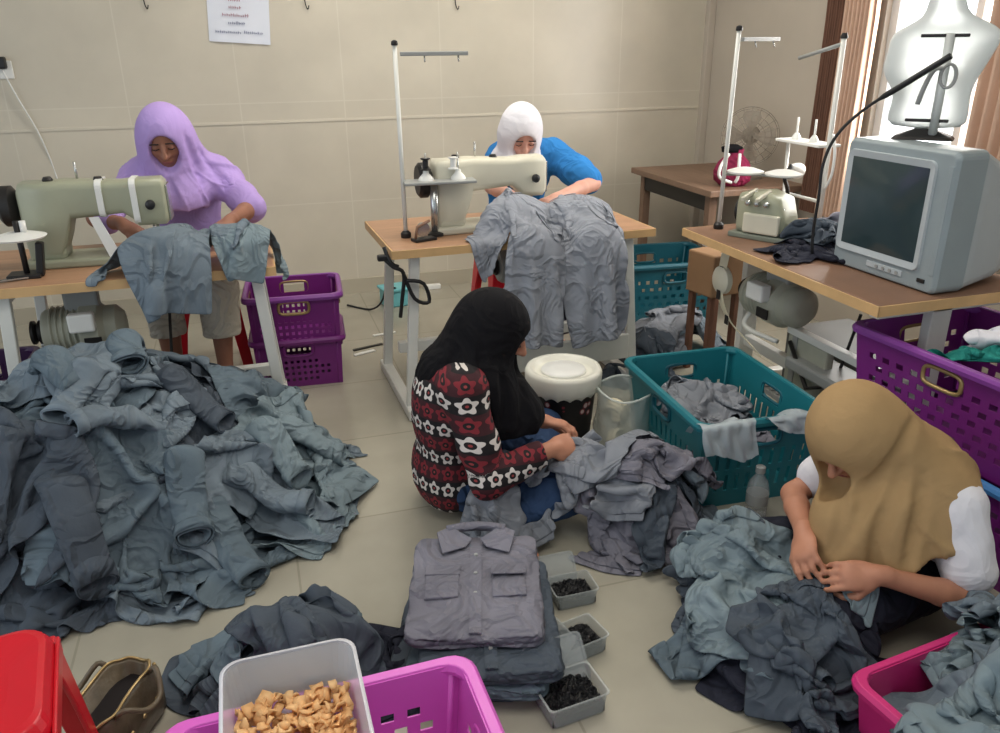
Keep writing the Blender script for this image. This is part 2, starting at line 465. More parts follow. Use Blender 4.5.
class Cloth:
    def __init__(s, W, H, d, mask=None):
        s.n, s.m = int(round(W / d)) + 1, int(round(H / d)) + 1; s.d = d
        s.mask = np.ones((s.n, s.m), bool) if mask is None else mask(s.n, s.m)
        s.uv = np.stack(np.meshgrid(np.arange(s.n) * d - W / 2, np.arange(s.m) * d - H / 2, indexing='ij'), -1)
        s.bat = []
        I = np.arange(s.n * s.m).reshape(s.n, s.m)
        def pairs(di, dj, st):
            A = I[:, :s.m - dj] if dj >= 0 else I[:, -dj:]
            A = A[:s.n - di]; B = A + di * s.m + dj
            ok = s.mask.ravel()[A] & s.mask.ravel()[B]
            key = (A // s.m // di if di else A % s.m // dj) % 2
            for q in (0, 1):
                sel = ok & (key == q)
                if sel.any(): s.bat.append((A[sel], B[sel], d * math.hypot(di, dj), st))
        pairs(1, 0, 1); pairs(0, 1, 1); pairs(1, 1, .5); pairs(1, -1, .5); pairs(2, 0, .12); pairs(0, 2, .12)
    def run(s, X, ground, steps=60, iters=5, g=.0011, damp=.9, pins=None, fric=.5, settle=None):
        X = X.reshape(-1, 3).copy(); V = np.zeros_like(X); mk = s.mask.ravel()
        w = np.ones(len(X))
        if pins is not None: w[pins] = 0
        X0 = X.copy()
        for k in range(steps):
            V[:, 2] -= g; V *= damp
            P = X + V * w[:, None]
            for it in range(iters):
                for A, B, L, st in s.bat:
                    D = P[B] - P[A]; l = np.sqrt((D * D).sum(1)) + 1e-9
                    wa, wb = w[A], w[B]; ws = wa + wb; ws[ws == 0] = 1
                    C = (np.clip((l - L) / l, -.5, .5) * st / ws)[:, None] * D
                    P[A] += C * wa[:, None]; P[B] -= C * wb[:, None]
                if it % 2 == 1 or it == iters - 1: P = ground(P, X, fric, w)
            V = P - X
            sp = np.sqrt((V * V).sum(1)); f = np.minimum(1, .03 / (sp + 1e-9)); V *= f[:, None]
            X = P
        s.X = X.reshape(s.n, s.m, 3); return s
    def faces(s, i0=0, i1=None, j0=0, j1=None):
        i1 = s.n if i1 is None else i1; j1 = s.m if j1 is None else j1
        I = np.arange(s.n * s.m).reshape(s.n, s.m)[i0:i1, j0:j1]; k = s.mask[i0:i1, j0:j1]
        ok = k[:-1, :-1] & k[1:, :-1] & k[1:, 1:] & k[:-1, 1:]
        return np.stack([I[:-1, :-1][ok], I[1:, :-1][ok], I[1:, 1:][ok], I[:-1, 1:][ok]], -1)
    def mesh(s, name, m, parent=None, rng=(0, None, 0, None), lift=0.0, sub=1, thick=.004):
        F = s.faces(*rng); used = np.unique(F)
        if len(F) == 0: return None
        mp = -np.ones(s.n * s.m, int); mp[used] = np.arange(len(used))
        P = s.X.reshape(-1, 3)[used].copy()
        if lift:
            X = s.X; N = np.cross(np.gradient(X, axis=0), np.gradient(X, axis=1)).reshape(-1, 3)[used]
            N /= np.linalg.norm(N, axis=1, keepdims=True) + 1e-9
            N *= np.where(N[:, 2:3] < 0, -1, 1); P = P + N * lift
        me = bpy.data.meshes.new(name); me.from_pydata(P.tolist(), [], mp[F].tolist()); me.update()
        o = link(name, me, m, parent, smooth=True)
        if thick:
            md = o.modifiers.new('thick', 'SOLIDIFY'); md.thickness = thick; md.offset = 0
        if sub:
            md = o.modifiers.new('sub', 'SUBSURF'); md.levels = sub; md.render_levels = sub
        return o
    def dense(s):
        X = s.X; a = (X[:-1, :-1] + X[1:, 1:]) / 2; b = (X[:-1] + X[1:]) / 2; c = (X[:, :-1] + X[:, 1:]) / 2
        k = s.mask; return np.concatenate([X[k], a[k[:-1, :-1] & k[1:, 1:]], b[k[:-1] & k[1:]], c[k[:, :-1] & k[:, 1:]]])

def field_ground(F, puff):
    def fn(P, X, fric, w):
        h = F.h(P) + puff; under = P[:, 2] < h
        if under.any():
            P[under, 2] = h[under] * .7 + P[under, 2] * .3
            P[under, :2] = P[under, :2] * (1 - fric) + X[under, :2] * fric
        return P
    return fn

def solid_ground(prims, eps=.006, fieldH=None):
    def fn(P, X, fric, w):
        d = sdf_points(prims, P.astype('f4')) - eps; u = np.where((d < 0) & (w > 0))[0]
        if len(u):
            Q = P[u].astype('f4'); e = .004; g = np.stack([sdf_points(prims, Q + np.eye(3, dtype='f4')[k] * e) - sdf_points(prims, Q - np.eye(3, dtype='f4')[k] * e) for k in range(3)], 1)
            g /= np.linalg.norm(g, axis=1, keepdims=True) + 1e-6
            P[u] -= g * d[u][:, None]
            P[u] = P[u] * (1 - fric) + (X[u] + g * np.sum((P[u] - X[u]) * g, 1, keepdims=True)) * fric
        if fieldH is not None:
            h = fieldH.h(P) + .004; b = P[:, 2] < h; P[b, 2] = h[b]
        else: P[:, 2] = np.maximum(P[:, 2], .006)
        return P
    return fn

def ridges(uv, seed, n=5, scale=9.0):
    """ridged random lines across the cloth: soft creases"""
    rr = np.random.default_rng(seed); out = np.zeros(uv.shape[:-1])
    for k in range(n):
        a = rr.uniform(0, PI); w = np.array([math.cos(a), math.sin(a)]) * scale * rr.uniform(.6, 1.7)
        ph = rr.uniform(0, 6.28); bend = .8 * np.sin(uv @ np.array([-w[1], w[0]]) * .5 + rr.uniform(0, 6.28))
        out += (1 - np.abs(np.sin(uv @ w + ph + bend))) ** 2 * rr.uniform(.4, 1)
    return out / n

def crumple(F, cx, cy, rot, m, W=.92, H=.74, d=.022, squeeze=(.62, .62), puff=.05, seed=0, tilt=0.0, mask=shirt_mask, steps=46, iters=4, drop=.10, fric=.5):
    """one garment let fall, bunched up, onto the height field F; returns the settled Cloth"""
    c = Cloth(W, H, d, mask); uv = c.uv; rr = np.random.default_rng(seed)
    q = uv * np.array(squeeze)
    # bunch with a smooth random warp
    for k in range(4):
        w = rr.normal(size=2) * 7; q = q + .035 * np.stack([np.sin(uv @ w + rr.uniform(0, 6)), np.sin(uv @ w[::-1] + rr.uniform(0, 6))], -1)
    cr, sr = math.cos(rot), math.sin(rot)
    X = np.zeros((c.n, c.m, 3)); X[..., 0] = cx + q[..., 0] * cr - q[..., 1] * sr; X[..., 1] = cy + q[..., 0] * sr + q[..., 1] * cr
    rg = ridges(uv, seed + 5, 5, 10.0)
    base = F.h(X.reshape(-1, 3)).reshape(c.n, c.m)
    X[..., 2] = base + .02 + drop * rg + .02 * rr.random((c.n, c.m)) + tilt * q[..., 0]
    pf = (.004 + puff * np.clip(rg * 1.6 - .25, 0, 1)).ravel()
    c.run(X, field_ground(F, pf), steps, iters, fric=fric)
    F.add(c.dense()); F.soften()
    return c

def garment(c, name, label, cat, m, group=None, collar=True, cuffs=True, pockets=False, m2=None):
    """settled cloth -> thing: shirt body with collar, cuffs, pocket as parts"""
    o = c.mesh(name, m); tag(o, label, cat, group)
    n, mm = c.n, c.m; ci = n // 2
    if collar:
        w = max(3, int(n * .10)); c.mesh('collar', m2 or m, o, (ci - w, ci + w + 1, 1, 5), lift=.005, thick=.005)
    if cuffs:
        q = max(3, int(n * .07))
        c.mesh('cuff', m2 or m, o, (1, 1 + q, 0, None), lift=.004, thick=.005); c.mesh('cuff', m2 or m, o, (n - 1 - q, n - 1, 0, None), lift=.004, thick=.005)
    if pockets:
        a, b = int(n * .30), int(n * .43); j0, j1 = int(mm * .25), int(mm * .48)
        c.mesh('pocket', m2 or m, o, (a, b, j0, j1), lift=.004, thick=.003); c.mesh('pocket', m2 or m, o, (n - b, n - a, j0, j1), lift=.004, thick=.003)
    return o
# ---------------------------------------------------------------- camera, light, room
PSI, TH, ROLL, CAMH = math.radians(17), math.radians(22), math.radians(.6), 1.51
cam = bpy.data.cameras.new('camera'); cam.lens = 800 / 1000 * 36; cam.sensor_width = 36; cam.clip_start = .02
co = bpy.data.objects.new('camera', cam); COL.objects.link(co); SC.camera = co
Fw = Vector((math.sin(PSI) * math.cos(TH), math.cos(PSI) * math.cos(TH), -math.sin(TH))); Rt = Vector((math.cos(PSI), -math.sin(PSI), 0)); Up = Rt.cross(Fw)
R2 = Rt * math.cos(ROLL) - Up * math.sin(ROLL); U2 = Rt * math.sin(ROLL) + Up * math.cos(ROLL)
co.matrix_world = Matrix(((R2.x, U2.x, -Fw.x, 0), (R2.y, U2.y, -Fw.y, 0), (R2.z, U2.z, -Fw.z, CAMH), (0, 0, 0, 1)))

w = bpy.data.worlds.new('world'); SC.world = w; w.use_nodes = True
bg = w.node_tree.nodes['Background']; bg.inputs['Color'].default_value = (.82, .92, 1.0, 1); bg.inputs['Strength'].default_value = .55
SC.view_settings.view_transform = 'Standard'; SC.view_settings.look = 'None'; SC.view_settings.exposure = 0.10

YB, XR, ZC = 5.10, 3.05, 2.95
M['wall_back'] = tile_mat('cream_wall_tiles', (203, 195, 178), (210, 203, 187), .6, .6, .3, gsize=.004, var=.02, axes='xz')
M['wall_right'] = mat('warm_grey_plaster', (188, 178, 164), rough=.7, var=.04, vscale=3)
M['floor'] = tile_mat('beige_floor_tiles', (168, 163, 148), (150, 145, 130), .6, .6, .17, gsize=.004, var=.03, axes='xy', patches=.3)
M['ceiling'] = mat('white_ceiling_paint', (220, 216, 206), rough=.9)
bm = BM(); box(bm, -3.2, XR + .15, -1.6, YB + .15, -.1, 0); struct(finish('floor', bm, M['floor']))
bm = BM(); box(bm, -3.2, XR + .15, YB, YB + .12, 0, ZC); struct(finish('wall_back', bm, M['wall_back']))
# right wall with the window opening y 2.55..3.46, z .9..2.3
WY0, WY1, WZ0, WZ1 = 2.45, 3.50, .85, 2.35
bm = BM()
box(bm, XR, XR + .12, -1.6, WY0, 0, ZC); box(bm, XR, XR + .12, WY1, YB, 0, ZC)
box(bm, XR, XR + .12, WY0, WY1, 0, WZ0); box(bm, XR, XR + .12, WY0, WY1, WZ1, ZC)
struct(finish('wall_right', bm, M['wall_right']))
bm = BM(); box(bm, -3.2, XR + .15, -1.6, YB + .15, ZC, ZC + .1); struct(finish('ceiling', bm, M['ceiling']))
M['glass'] = mat('hazy_bright_glass', (235, 240, 242), rough=.4, alpha=.9, emit=2.6)
bm = BM(); box(bm, XR + .07, XR + .08, WY0, WY1, WZ0, WZ1); wn = struct(finish('window_1', bm, M['glass']))
bm = BM()
for a in ((WY0, WY0 + .05, WZ0, WZ1), (WY1 - .05, WY1, WZ0, WZ1), (WY0, WY1, WZ0, WZ0 + .05), (WY0, WY1, WZ1 - .05, WZ1), (2.955, 2.995, WZ0, WZ1)):
    box(bm, XR + .03, XR + .09, *a)
finish('window_frame', bm, M['frame_white'], wn)
# wall ledge trim: raised tile border running along the back wall
bm = BM(); box(bm, -3.2, XR, YB - .006, YB, 1.085, 1.10); struct(finish('trim_1', bm, mat('pale_border_tile', (209, 201, 184), rough=.3)))
bm = BM(); box(bm, -3.2, XR, YB - .012, YB, 0, .10); struct(finish('baseboard_back', bm, mat('grey_beige_baseboard', (178, 170, 152), rough=.3)))
# vertical corner duct seen left of the thread stand
bm = BM(); box(bm, XR - .05, XR, YB - .05, YB, 0, ZC); struct(finish('trim_2', bm, M['wall_right'], bevel=.005))

def area(name, loc, rot, sx, sy, power, col):
    l = bpy.data.lights.new(name, 'AREA'); l.shape = 'RECTANGLE'; l.size = sx; l.size_y = sy; l.energy = power; l.color = col
    o = bpy.data.objects.new(name, l); COL.objects.link(o); o.location = loc; o.rotation_euler = rot; return o
area('window_light', (XR - .03, 2.97, 1.6), (0, math.radians(90), 0), 1.4, 1.0, 42, (1, .97, .92))
area('side_daylight', (-3.0, 1.2, 1.7), (0, math.radians(-90), 0), 1.8, 2.6, 26, (.86, .93, 1))
area('ceiling_light', (.9, 3.4, ZC - .05), (0, 0, 0), 1.6, 1.2, 34, (1, .95, .86))
area('ceiling_light', (.3, .8, ZC - .05), (0, 0, 0), 1.6, 1.6, 22, (1, .97, .92))
for i, (x, y) in enumerate(((.6, 3.6), (1.5, 1.2))):
    t = thing('ceiling_lamp', 'white fluorescent tube lamp on the ceiling ' + ('above the sewing tables' if i == 0 else 'above the seated workers'), 'lamp', (x, y, ZC - .05))
    mk_box('lamp_housing', (-.62, .62, -.04, .04, 0, .05), M['metal_white'], t, bevel=.005)
    mk_tube('tube', [(-.58, 0, -.022), (.58, 0, -.022)], .016, M['tube_light'], t)
# ---------------------------------------------------------------- the big heap of shirts on the floor by the left table
T0 = time.time()
F = Field(-1.7, 2.7, .5, 3.7)
rh = random.Random(5)
GREYS = ['grey_a', 'grey_b', 'grey_e', 'grey_b', 'grey_a', 'grey_d']
# hidden core of packed cloth gives the heap its height
core = (-.60, 2.74)
def hump(X, Y):
    q = ((X - core[0]) / .62) ** 2 + ((Y - core[1]) / .50) ** 2
    return np.clip(1 - q, 0, 1) ** .8 * .42
F.add_fn(hump)
F.add_fn(lambda X, Y: np.clip(1 - ((X + .20) / .34) ** 2 - ((Y - 2.98) / .24) ** 2, 0, 1) ** .7 * .24)
spots = []
for k in range(15):      # outer ring, low
    a = 2 * PI * k / 15 + rh.uniform(-.15, .15)
    spots.append((core[0] + .06 + .60 * math.cos(a), core[1] - .05 + .46 * math.sin(a)))
for k in range(9):      # middle ring
    a = 2 * PI * k / 9 + .3; spots.append((core[0] + .36 * math.cos(a), core[1] + .27 * math.sin(a)))
for k in range(5):
    a = 2 * PI * k / 5; spots.append((core[0] + .14 * math.cos(a), core[1] + .10 * math.sin(a)))
spots += [(-.12, 2.98), (-.30, 3.02), (.0, 2.86), (.08, 2.66), (-.50, 2.27), (-.10, 2.42), (-.8, 2.36)]
HEAP = []
for k, (x, y) in enumerate(spots):
    c = crumple(F, x, y, rh.uniform(0, 6.28), None, seed=100 + k, squeeze=(.50, .56), puff=.075, drop=.14)
    HEAP.append((c, x, y))
heap_group = 'grey work shirts in the big heap'
for k, (c, x, y) in enumerate(HEAP):
    garment(c, 'work_shirt', 'crumpled grey work shirt in the big heap under the left sewing table', 'shirt', M[GREYS[k % 6]], heap_group, cuffs=(k % 2 == 0))
# sleeves poking out of the heap: open tubes ending in stiff cuffs
def sleeve(x, y, rot, parent, m, L_=.20, r0=.062, r1=.048):
    a = Vector((x, y, 0)); d = Vector((math.cos(rot), math.sin(rot), 0)); side = Vector((-d.y, d.x, 0)); rings = []
    zz = [float(F.h(np.array([[*(a + d * L_ * t)[:2], 0]]))[0]) for t in np.linspace(-.3, 1, 9)]
    for k, t in enumerate(np.linspace(-.3, 1, 9)):
        r = r0 + (r1 - r0) * max(t, 0); c = a + d * L_ * t; z = np.mean(zz[max(0, k - 1):k + 2]) + r * .42 - (.07 if t < -.1 else 0)
        rings.append([c + side * (r * math.cos(q) * (1 + .08 * math.sin(3 * q + k))) + Vector((0, 0, z + r * .62 * math.sin(q) + .006 * math.sin(2 * q + 1.7 * k))) for q in np.linspace(0, 2 * PI, 20, endpoint=False)])
    bm = BM(); loft(bm, rings, cap0=False, cap1=False); o = finish('sleeve', bm, m, parent, smooth=True, sub=1)
    md = o.modifiers.new('thick', 'SOLIDIFY'); md.thickness = .004
    bm = BM(); c0 = rings[-2]; c1 = rings[-1]
    cen = sum(c1, Vector()) / len(c1)
    loft(bm, [[c0[i] + (c0[i] - cen) * .0 + (c1[i] - cen).normalized() * .004 for i in range(20)], [c1[i] + (c1[i] - cen).normalized() * .005 for i in range(20)]], cap0=False, cap1=False)
    q = finish('cuff', bm, m, o, smooth=True); md = q.modifiers.new('thick', 'SOLIDIFY'); md.thickness = .005
SHIRTS = [o for o in SC.objects if o.parent is None and o.get('group') == heap_group]
for k, (x, y, a) in enumerate(((-.30, 2.40, -1.5), (-.08, 2.62, -.9), (-.62, 2.30, -1.2), (-.55, 2.62, -2.0), (-.34, 2.72, -.6), (-.12, 2.44, -.4), (-.78, 2.46, -1.9), (-.42, 2.52, -2.6), (.02, 2.74, -.3), (-.68, 2.70, -1.0), (-.22, 2.28, -1.1), (-.48, 2.86, -1.4))):
    best = min(range(len(HEAP)), key=lambda i: (HEAP[i][1] - x) ** 2 + (HEAP[i][2] - y) ** 2 - .0004 * i)
    sleeve(x, y, a, SHIRTS[best], M[GREYS[best % 6]])
# single out the garments one can point to
for tx, ty, lab in ((.30, 2.66, 'grey work shirt at the pointed right tip of the big heap'), (-.50, 2.20, 'grey work shirt spilling onto the floor at the near edge of the big heap'), (-.60, 2.90, 'grey work shirt on the crest of the big heap below the motor'),
                    (-.85, 2.25, 'grey work shirt at the near left corner of the big heap'), (-.05, 2.38, 'grey work shirt fanned out on the near right side of the big heap')):
    cand = [i for i in range(len(HEAP)) if SHIRTS[i]['label'].startswith('crumpled')]
    b_ = min(cand, key=lambda i: (np.mean(HEAP[i][0].X[..., 0]) - tx) ** 2 + (np.mean(HEAP[i][0].X[..., 1]) - ty) ** 2 - .0003 * i)
    SHIRTS[b_]['label'] = lab; del SHIRTS[b_]['group']
print('heap', time.time() - T0, F.H.max())
# ---------------------------------------------------------------- copies of a thing with its parts
def dup(root, loc=None, rot=None, label=None, group=None):
    def rec(o, parent):
        c = o.copy(); COL.objects.link(c)
        if parent is not None: c.parent = parent
        for ch in o.children: rec(ch, c)
        return c
    r = rec(root, None)
    if loc is not None: r.location = loc
    if rot is not None: r.rotation_euler = rot if isinstance(rot, tuple) else (0, 0, rot)
    if label: r['label'] = label
    if group: r['group'] = group
    return r

# ---------------------------------------------------------------- sewing tables
def sewing_table(label, loc, rot, L=1.16, D=.62, H=.75, top=None, edge=None, legx=(.10, .10), tee=False):
    """origin at floor centre; worker sits at +y, back edge of the machine at -y"""
    t = thing('sewing_table', label, 'table', loc, rot)
    top = top or M['wood_top']; edge = edge or M['wood_edge']
    o = mk_box('tabletop', (-L / 2, L / 2, -D / 2, D / 2, H - .035, H), top, t, bevel=.006)
    bm = BM(); e = .004
    box(bm, -L / 2 - e, L / 2 + e, -D / 2 - e, -D / 2 + .002, H - .036, H - .002); box(bm, -L / 2 - e, L / 2 + e, D / 2 - .002, D / 2 + e, H - .036, H - .002)
    box(bm, -L / 2 - e, -L / 2 + .002, -D / 2, D / 2, H - .036, H - .002); box(bm, L / 2 - .002, L / 2 + e, -D / 2, D / 2, H - .036, H - .002)
    finish('edge_band', bm, edge, t)
    xs = (-L / 2 + legx[0], L / 2 - legx[1])
    for i, x in enumerate(xs):
        sx = .05 if i else -.05
        if tee: sx = 0
        for y in ((.0,) if tee else (-D / 2 + .06, D / 2 - .06)):
            bm = BM(); a = Vector((x, y, H - .036)); b = Vector((x + sx, y * 1.05, .03)); d = b - a
            r0 = [(-.021, -.016), (.021, -.016), (.021, .016), (-.021, .016)] if not tee else [(-.02, -.04), (.02, -.04), (.02, .04), (-.02, .04)]
            loft(bm, [[a + Vector((p, q, 0)) for p, q in r0], [b + Vector((p, q, 0)) for p, q in r0]])
            finish('leg', bm, M['metal_white'], t, bevel=.004)
        mk_box('foot_bar', (x + sx - .025, x + sx + .025, -D / 2 - .02, D / 2 + .02, 0, .05), M['metal_white'], t, bevel=.008)
        mk_box('side_rail', (x - .02, x + .02, -D / 2 + .06, D / 2 - .06, H - .07, H - .036), M['metal_white'], t, bevel=.003)
    mk_box('crossbar', (xs[0] - .04, xs[1] + .04, -.02, .02, .20, .25), M['metal_white'], t, bevel=.004)
    # treadle with ribbed plate
    bm = BM(); box(bm, -.2, .2, -.14, .12, .095, .115)
    for k in range(9): box(bm, -.18 + k * .045, -.165 + k * .045, -.13, .11, .115, .122)
    bmesh.ops.rotate(bm, verts=bm.verts, cent=(0, 0, .1), matrix=Matrix.Rotation(-.18, 3, 'X'))
    finish('treadle', bm, M['metal_grey'], t, bevel=.003)
    mk_tube('treadle_rod', [(.12, -.05, .12), (.16, .02, H - .2)], .006, M['dark_metal'], t)
    return t

TL = sewing_table('brown sewing table at the left edge, legs sunk in the shirt heap', (-.53, 3.33, 0), 0, L=1.16, legx=(.24, .07))
TC = sewing_table('brown sewing table with white splayed legs in the middle of the room', (1.085, 3.43, 0), math.radians(1.5), L=1.17)
TR = sewing_table('long brown sewing table carrying the television on the right', (2.12, 2.50, 0), math.radians(-90), L=1.2, D=.64, top=M['wood_red'], legx=(.08, .08), tee=True)
# white low panel across the lower frame of the middle table
p = mk_box('frame_panel', (-.10, .50, -.29, -.265, .14, .26), M['metal_white'], TC, bevel=.006)
tf = thing('corner_table', 'dusty brown wooden table standing in the far right corner', 'table', (2.70, 4.36, 0))
mk_box('tabletop', (-.31, .31, -.5, .48, .715, .75), M['wood_dark'], tf, bevel=.004)
for sx in (-.24, .26):
    for sy in (-.40, .40): mk_box('leg', (sx - .025, sx + .025, sy - .025, sy + .025, 0, .715), M['wood_dark'], tf, bevel=.003)
mk_box('apron', (-.26, -.24, -.42, .42, .62, .715), M['dark_metal'], tf)

# ---------------------------------------------------------------- motors slung under the tables
def motor(label, loc, rot, m):
    t = thing('clutch_motor', label, 'motor', loc, rot)
    mt = Matrix.Rotation(PI / 2, 4, 'Y')
    mk_lathe('housing', [(.03, -.15), (.075, -.145), (.085, -.13), (.085, -.02), (.10, -.01), (.10, .05), (.08, .07), (.08, .11), (.055, .135), (.03, .14)], m, t, mtx=mt)
    fin = BM()
    for k in range(5): lathe(fin, [(.09, -.115 + .02 * k), (.093, -.111 + .02 * k), (.09, -.107 + .02 * k)], 28)
    bmesh.ops.transform(fin, matrix=mt, verts=fin.verts); finish('cooling_rib', fin, m, t, smooth=True)
    mk_lathe('pulley', [(.045, -.19), (.045, -.18), (.03, -.172), (.045, -.164), (.045, -.155)], M['dark_metal'], t, mtx=mt)
    mk_box('switch_box', (-.04, .05, -.13, -.085, .02, .09), M['white_plastic'], t, bevel=.008)
    mk_box('name_plate', (.0, .06, -.104, -.098, -.05, -.01), M['dark_metal'], t)
    mk_box('mount_bracket', (-.06, .06, -.03, .03, .07, .20), M['metal_grey'], t, bevel=.01)
    mk_tube('clutch_lever', curve_pts([(-.10, -.03, -.06), (-.11, -.06, -.12), (-.06, -.07, -.14), (.08, -.06, -.14)], 16), .010, M['metal_white'], t)
    return t
motor('grey clutch motor with white switch box hanging under the left table', (-.66, 3.24, .515), 0, M['motor'])
motor('dusty cream clutch motor hanging under the right table', (2.03, 2.68, .515), math.radians(-86), M['motor']).scale = (1.12, 1.12, 1.0)
motor('grey clutch motor half hidden under the middle table', (1.24, 3.60, .515), 0, M['metal_grey'])

# belt guard beside the right motor
t = thing('belt_guard', 'cream slotted belt guard running down beside the right motor', 'guard', (1.90, 2.84, 0))
pts = curve_pts([(0, .06, .70), (-.02, .05, .60), (-.03, .04, .50), (-.01, -.01, .40), (.02, -.09, .34), (.05, -.16, .29)], 24)
bm = BM(); rings = []
for q in pts: rings.append([q + Vector((0, a, b)) for a, b in ((-.028, -.006), (.028, .014), (.028, .02), (-.028, 0))])
loft(bm, rings); finish('guard_strip', bm, M['rope'], t, smooth=False, bevel=.003)
for k in (4, 8, 12):
    q = pts[k]; mk_box('slot_insert', (q.x - .008, q.x - .004, q.y - .012, q.y + .012, q.z - .02, q.z + .02), M['black_plastic'], t)
mk_lathe('pulley_cover', [(.05, 0), (.06, .008), (.06, .03), (.05, .038)], M['machine_cream'], t, mtx=Matrix.Translation((-.035, .05, .56)) @ Matrix.Rotation(PI / 2, 4, 'Y'))
t = thing('machine_frame', 'grey white steel treadle frame under the right table', 'frame', (2.04, 2.38, 0))
mk_box('top_bar', (-.02, .02, -.40, .22, .405, .435), M['metal_white'], t, bevel=.004)
mk_box('pedal_plate', (-.06, .10, -.36, .16, .28, .33), M['metal_grey'], t, bevel=.01)
mk_box('side_plate', (-.01, .03, -.02, .22, .10, .405), M['motor'], t, bevel=.01)
for y in (-.36, .17): mk_box('upright', (-.015, .015, y - .015, y + .015, 0, .41), M['metal_grey'], t)
mk_tube('crank_rod', [(-.03, .18, .38), (-.05, .02, .24), (-.05, -.14, .32)], .009, M['dark_metal'], t)
t = thing('wooden_stool', 'small brown wooden stool with dark legs behind the right table end', 'stool', (2.06, 3.22, 0), .2)
mk_box('seat', (-.10, .10, -.09, .09, .40, .60), M['cardboard'], t, bevel=.008)
for sx in (-1, 1):
    for sy in (-1, 1): mk_box('leg', (sx * .075 - .014, sx * .075 + .014, sy * .065 - .014, sy * .065 + .014, 0, .40), M['curtain_brown'], t, bevel=.003)
t = thing('metal_cabinet', 'low dark grey metal cabinet on the floor under the right table', 'cabinet', (2.32, 2.48, 0))
mk_box('case', (-.16, .16, -.30, .30, .02, .36), mat('dark_grey_steel', (88, 88, 84), rough=.5, var=.1), t, bevel=.008)
mk_box('door', (-.168, -.16, -.28, .28, .05, .33), mat('grey_steel_door', (104, 104, 98), rough=.5, var=.1), t, bevel=.004)
mk_tube('handle', [(-.176, -.05, .26), (-.18, 0, .26), (-.176, .05, .26)], .006, M['chrome'], t)

# ---------------------------------------------------------------- sewing machines
def sewing_machine(label, loc, rot, m, bands=False, m2=None):
    """needle end at +x, handwheel at -x; origin on the table under the bed"""
    t = thing('sewing_machine', label, 'sewing machine', loc, rot); m2 = m2 or m; t.scale = (1.06, 1.06, 1.12)
    mk_box('bed', (-.25, .25, -.09, .09, 0, .028), m2, t, bevel=.008)
    bm = BM()       # pillar, arm and head: one casting lofted along x
    def ring(x, zc, h, d): return [Vector((x, y, zc + z)) for y, z in rrect(d, h, min(h, d) * .22, 4)]
    loft(bm, [ring(-.235, .155, .20, .10), ring(-.225, .15, .25, .125), ring(-.13, .15, .25, .13), ring(-.10, .185, .185, .125), ring(-.08, .215, .125, .12), ring(.09, .215, .105, .11),
              ring(.12, .205, .13, .115), ring(.135, .195, .155, .115), ring(.225, .195, .155, .11), ring(.238, .195, .13, .09)])
    finish('arm', bm, m, t, smooth=True)
    mk_box('pillar', (-.235, -.115, -.062, .062, .02, .16), m, t, bevel=.02, seg=3)
    mk_box('face_plate', (.238, .246, -.04, .04, .13, .25), M['chrome'], t, bevel=.004)
    mk_tube('needle_bar', [(.19, 0, .13), (.19, 0, .05)], .006, M['chrome'], t); mk_tube('presser_bar', [(.175, .012, .13), (.175, .012, .045)], .005, M['chrome'], t)
    mk_box('presser_foot', (.165, .205, -.012, .02, .029, .036), M['chrome'], t)
    mk_lathe('handwheel', [(.02, -.30), (.055, -.30), (.066, -.29), (.066, -.262), (.05, -.25), (.03, -.24)], M['dark_metal'], t, mtx=Matrix.Translation((0, 0, .20)) @ Matrix.Rotation(PI / 2, 4, 'Y'))
    mk_lathe('stitch_dial', [(.02, 0), (.03, .004), (.03, .02), (.02, .025)], M['dark_metal'], t, mtx=Matrix.Translation((-.17, .065, .2)) @ Matrix.Rotation(-PI / 2, 4, 'X'))
    mk_lathe('tension_knob', [(.012, 0), (.016, .004), (.016, .016), (.008, .022)], M['black_plastic'], t, mtx=Matrix.Translation((.185, -.055, .19)) @ Matrix.Rotation(PI / 2, 4, 'X'))
    mk_tube('spool_pin', [(-.05, .02, .27), (-.05, .02, .33)], .004, M['chrome'], t)
    mk_lathe('oil_cap', [(.014, .265), (.018, .270), (.012, .282)], M['dark_metal'], t, cx=.02); mk_lathe('oil_cap', [(.014, .27), (.018, .278), (.012, .288)], M['dark_metal'], t, cx=-.14)
    if bands:
        for x in (.015, .125):
            bm = BM(); h = .064 if x < .1 else .078
            zc = .215 if x < .1 else .2
            loft(bm, [[Vector((xx, y, zc + z)) for y, z in rrect(.126, h * 2 - .006, .025, 4)] for xx in (x, x + .02)]); finish('tape_band', bm, M['white_plastic'], t)
        bm = BM(); loft(bm, [[Vector((-.02 + a, -.068, .16)), Vector((.012 + a, -.068, .16)), Vector((.012 + a, -.064, .16)), Vector((-.02 + a, -.064, .16))] if i == 0 else
                             [Vector((.0 + a, -.085, .02)), Vector((.04 + a, -.085, .02)), Vector((.04 + a, -.08, .02)), Vector((.0 + a, -.08, .02))] for i, a in ((0, 0), (1, .03))])
        finish('tape_strip', bm, M['white_plastic'], t)
    return t
sewing_machine('pale green sewing machine with white tape bands on left table', (-.56, 3.33, .75), math.radians(-2), M['machine_green'], bands=True)
sewing_machine('cream sewing machine under the bowed white headscarf on middle table', (.995, 3.40, .75), math.radians(2), M['machine_cream'])

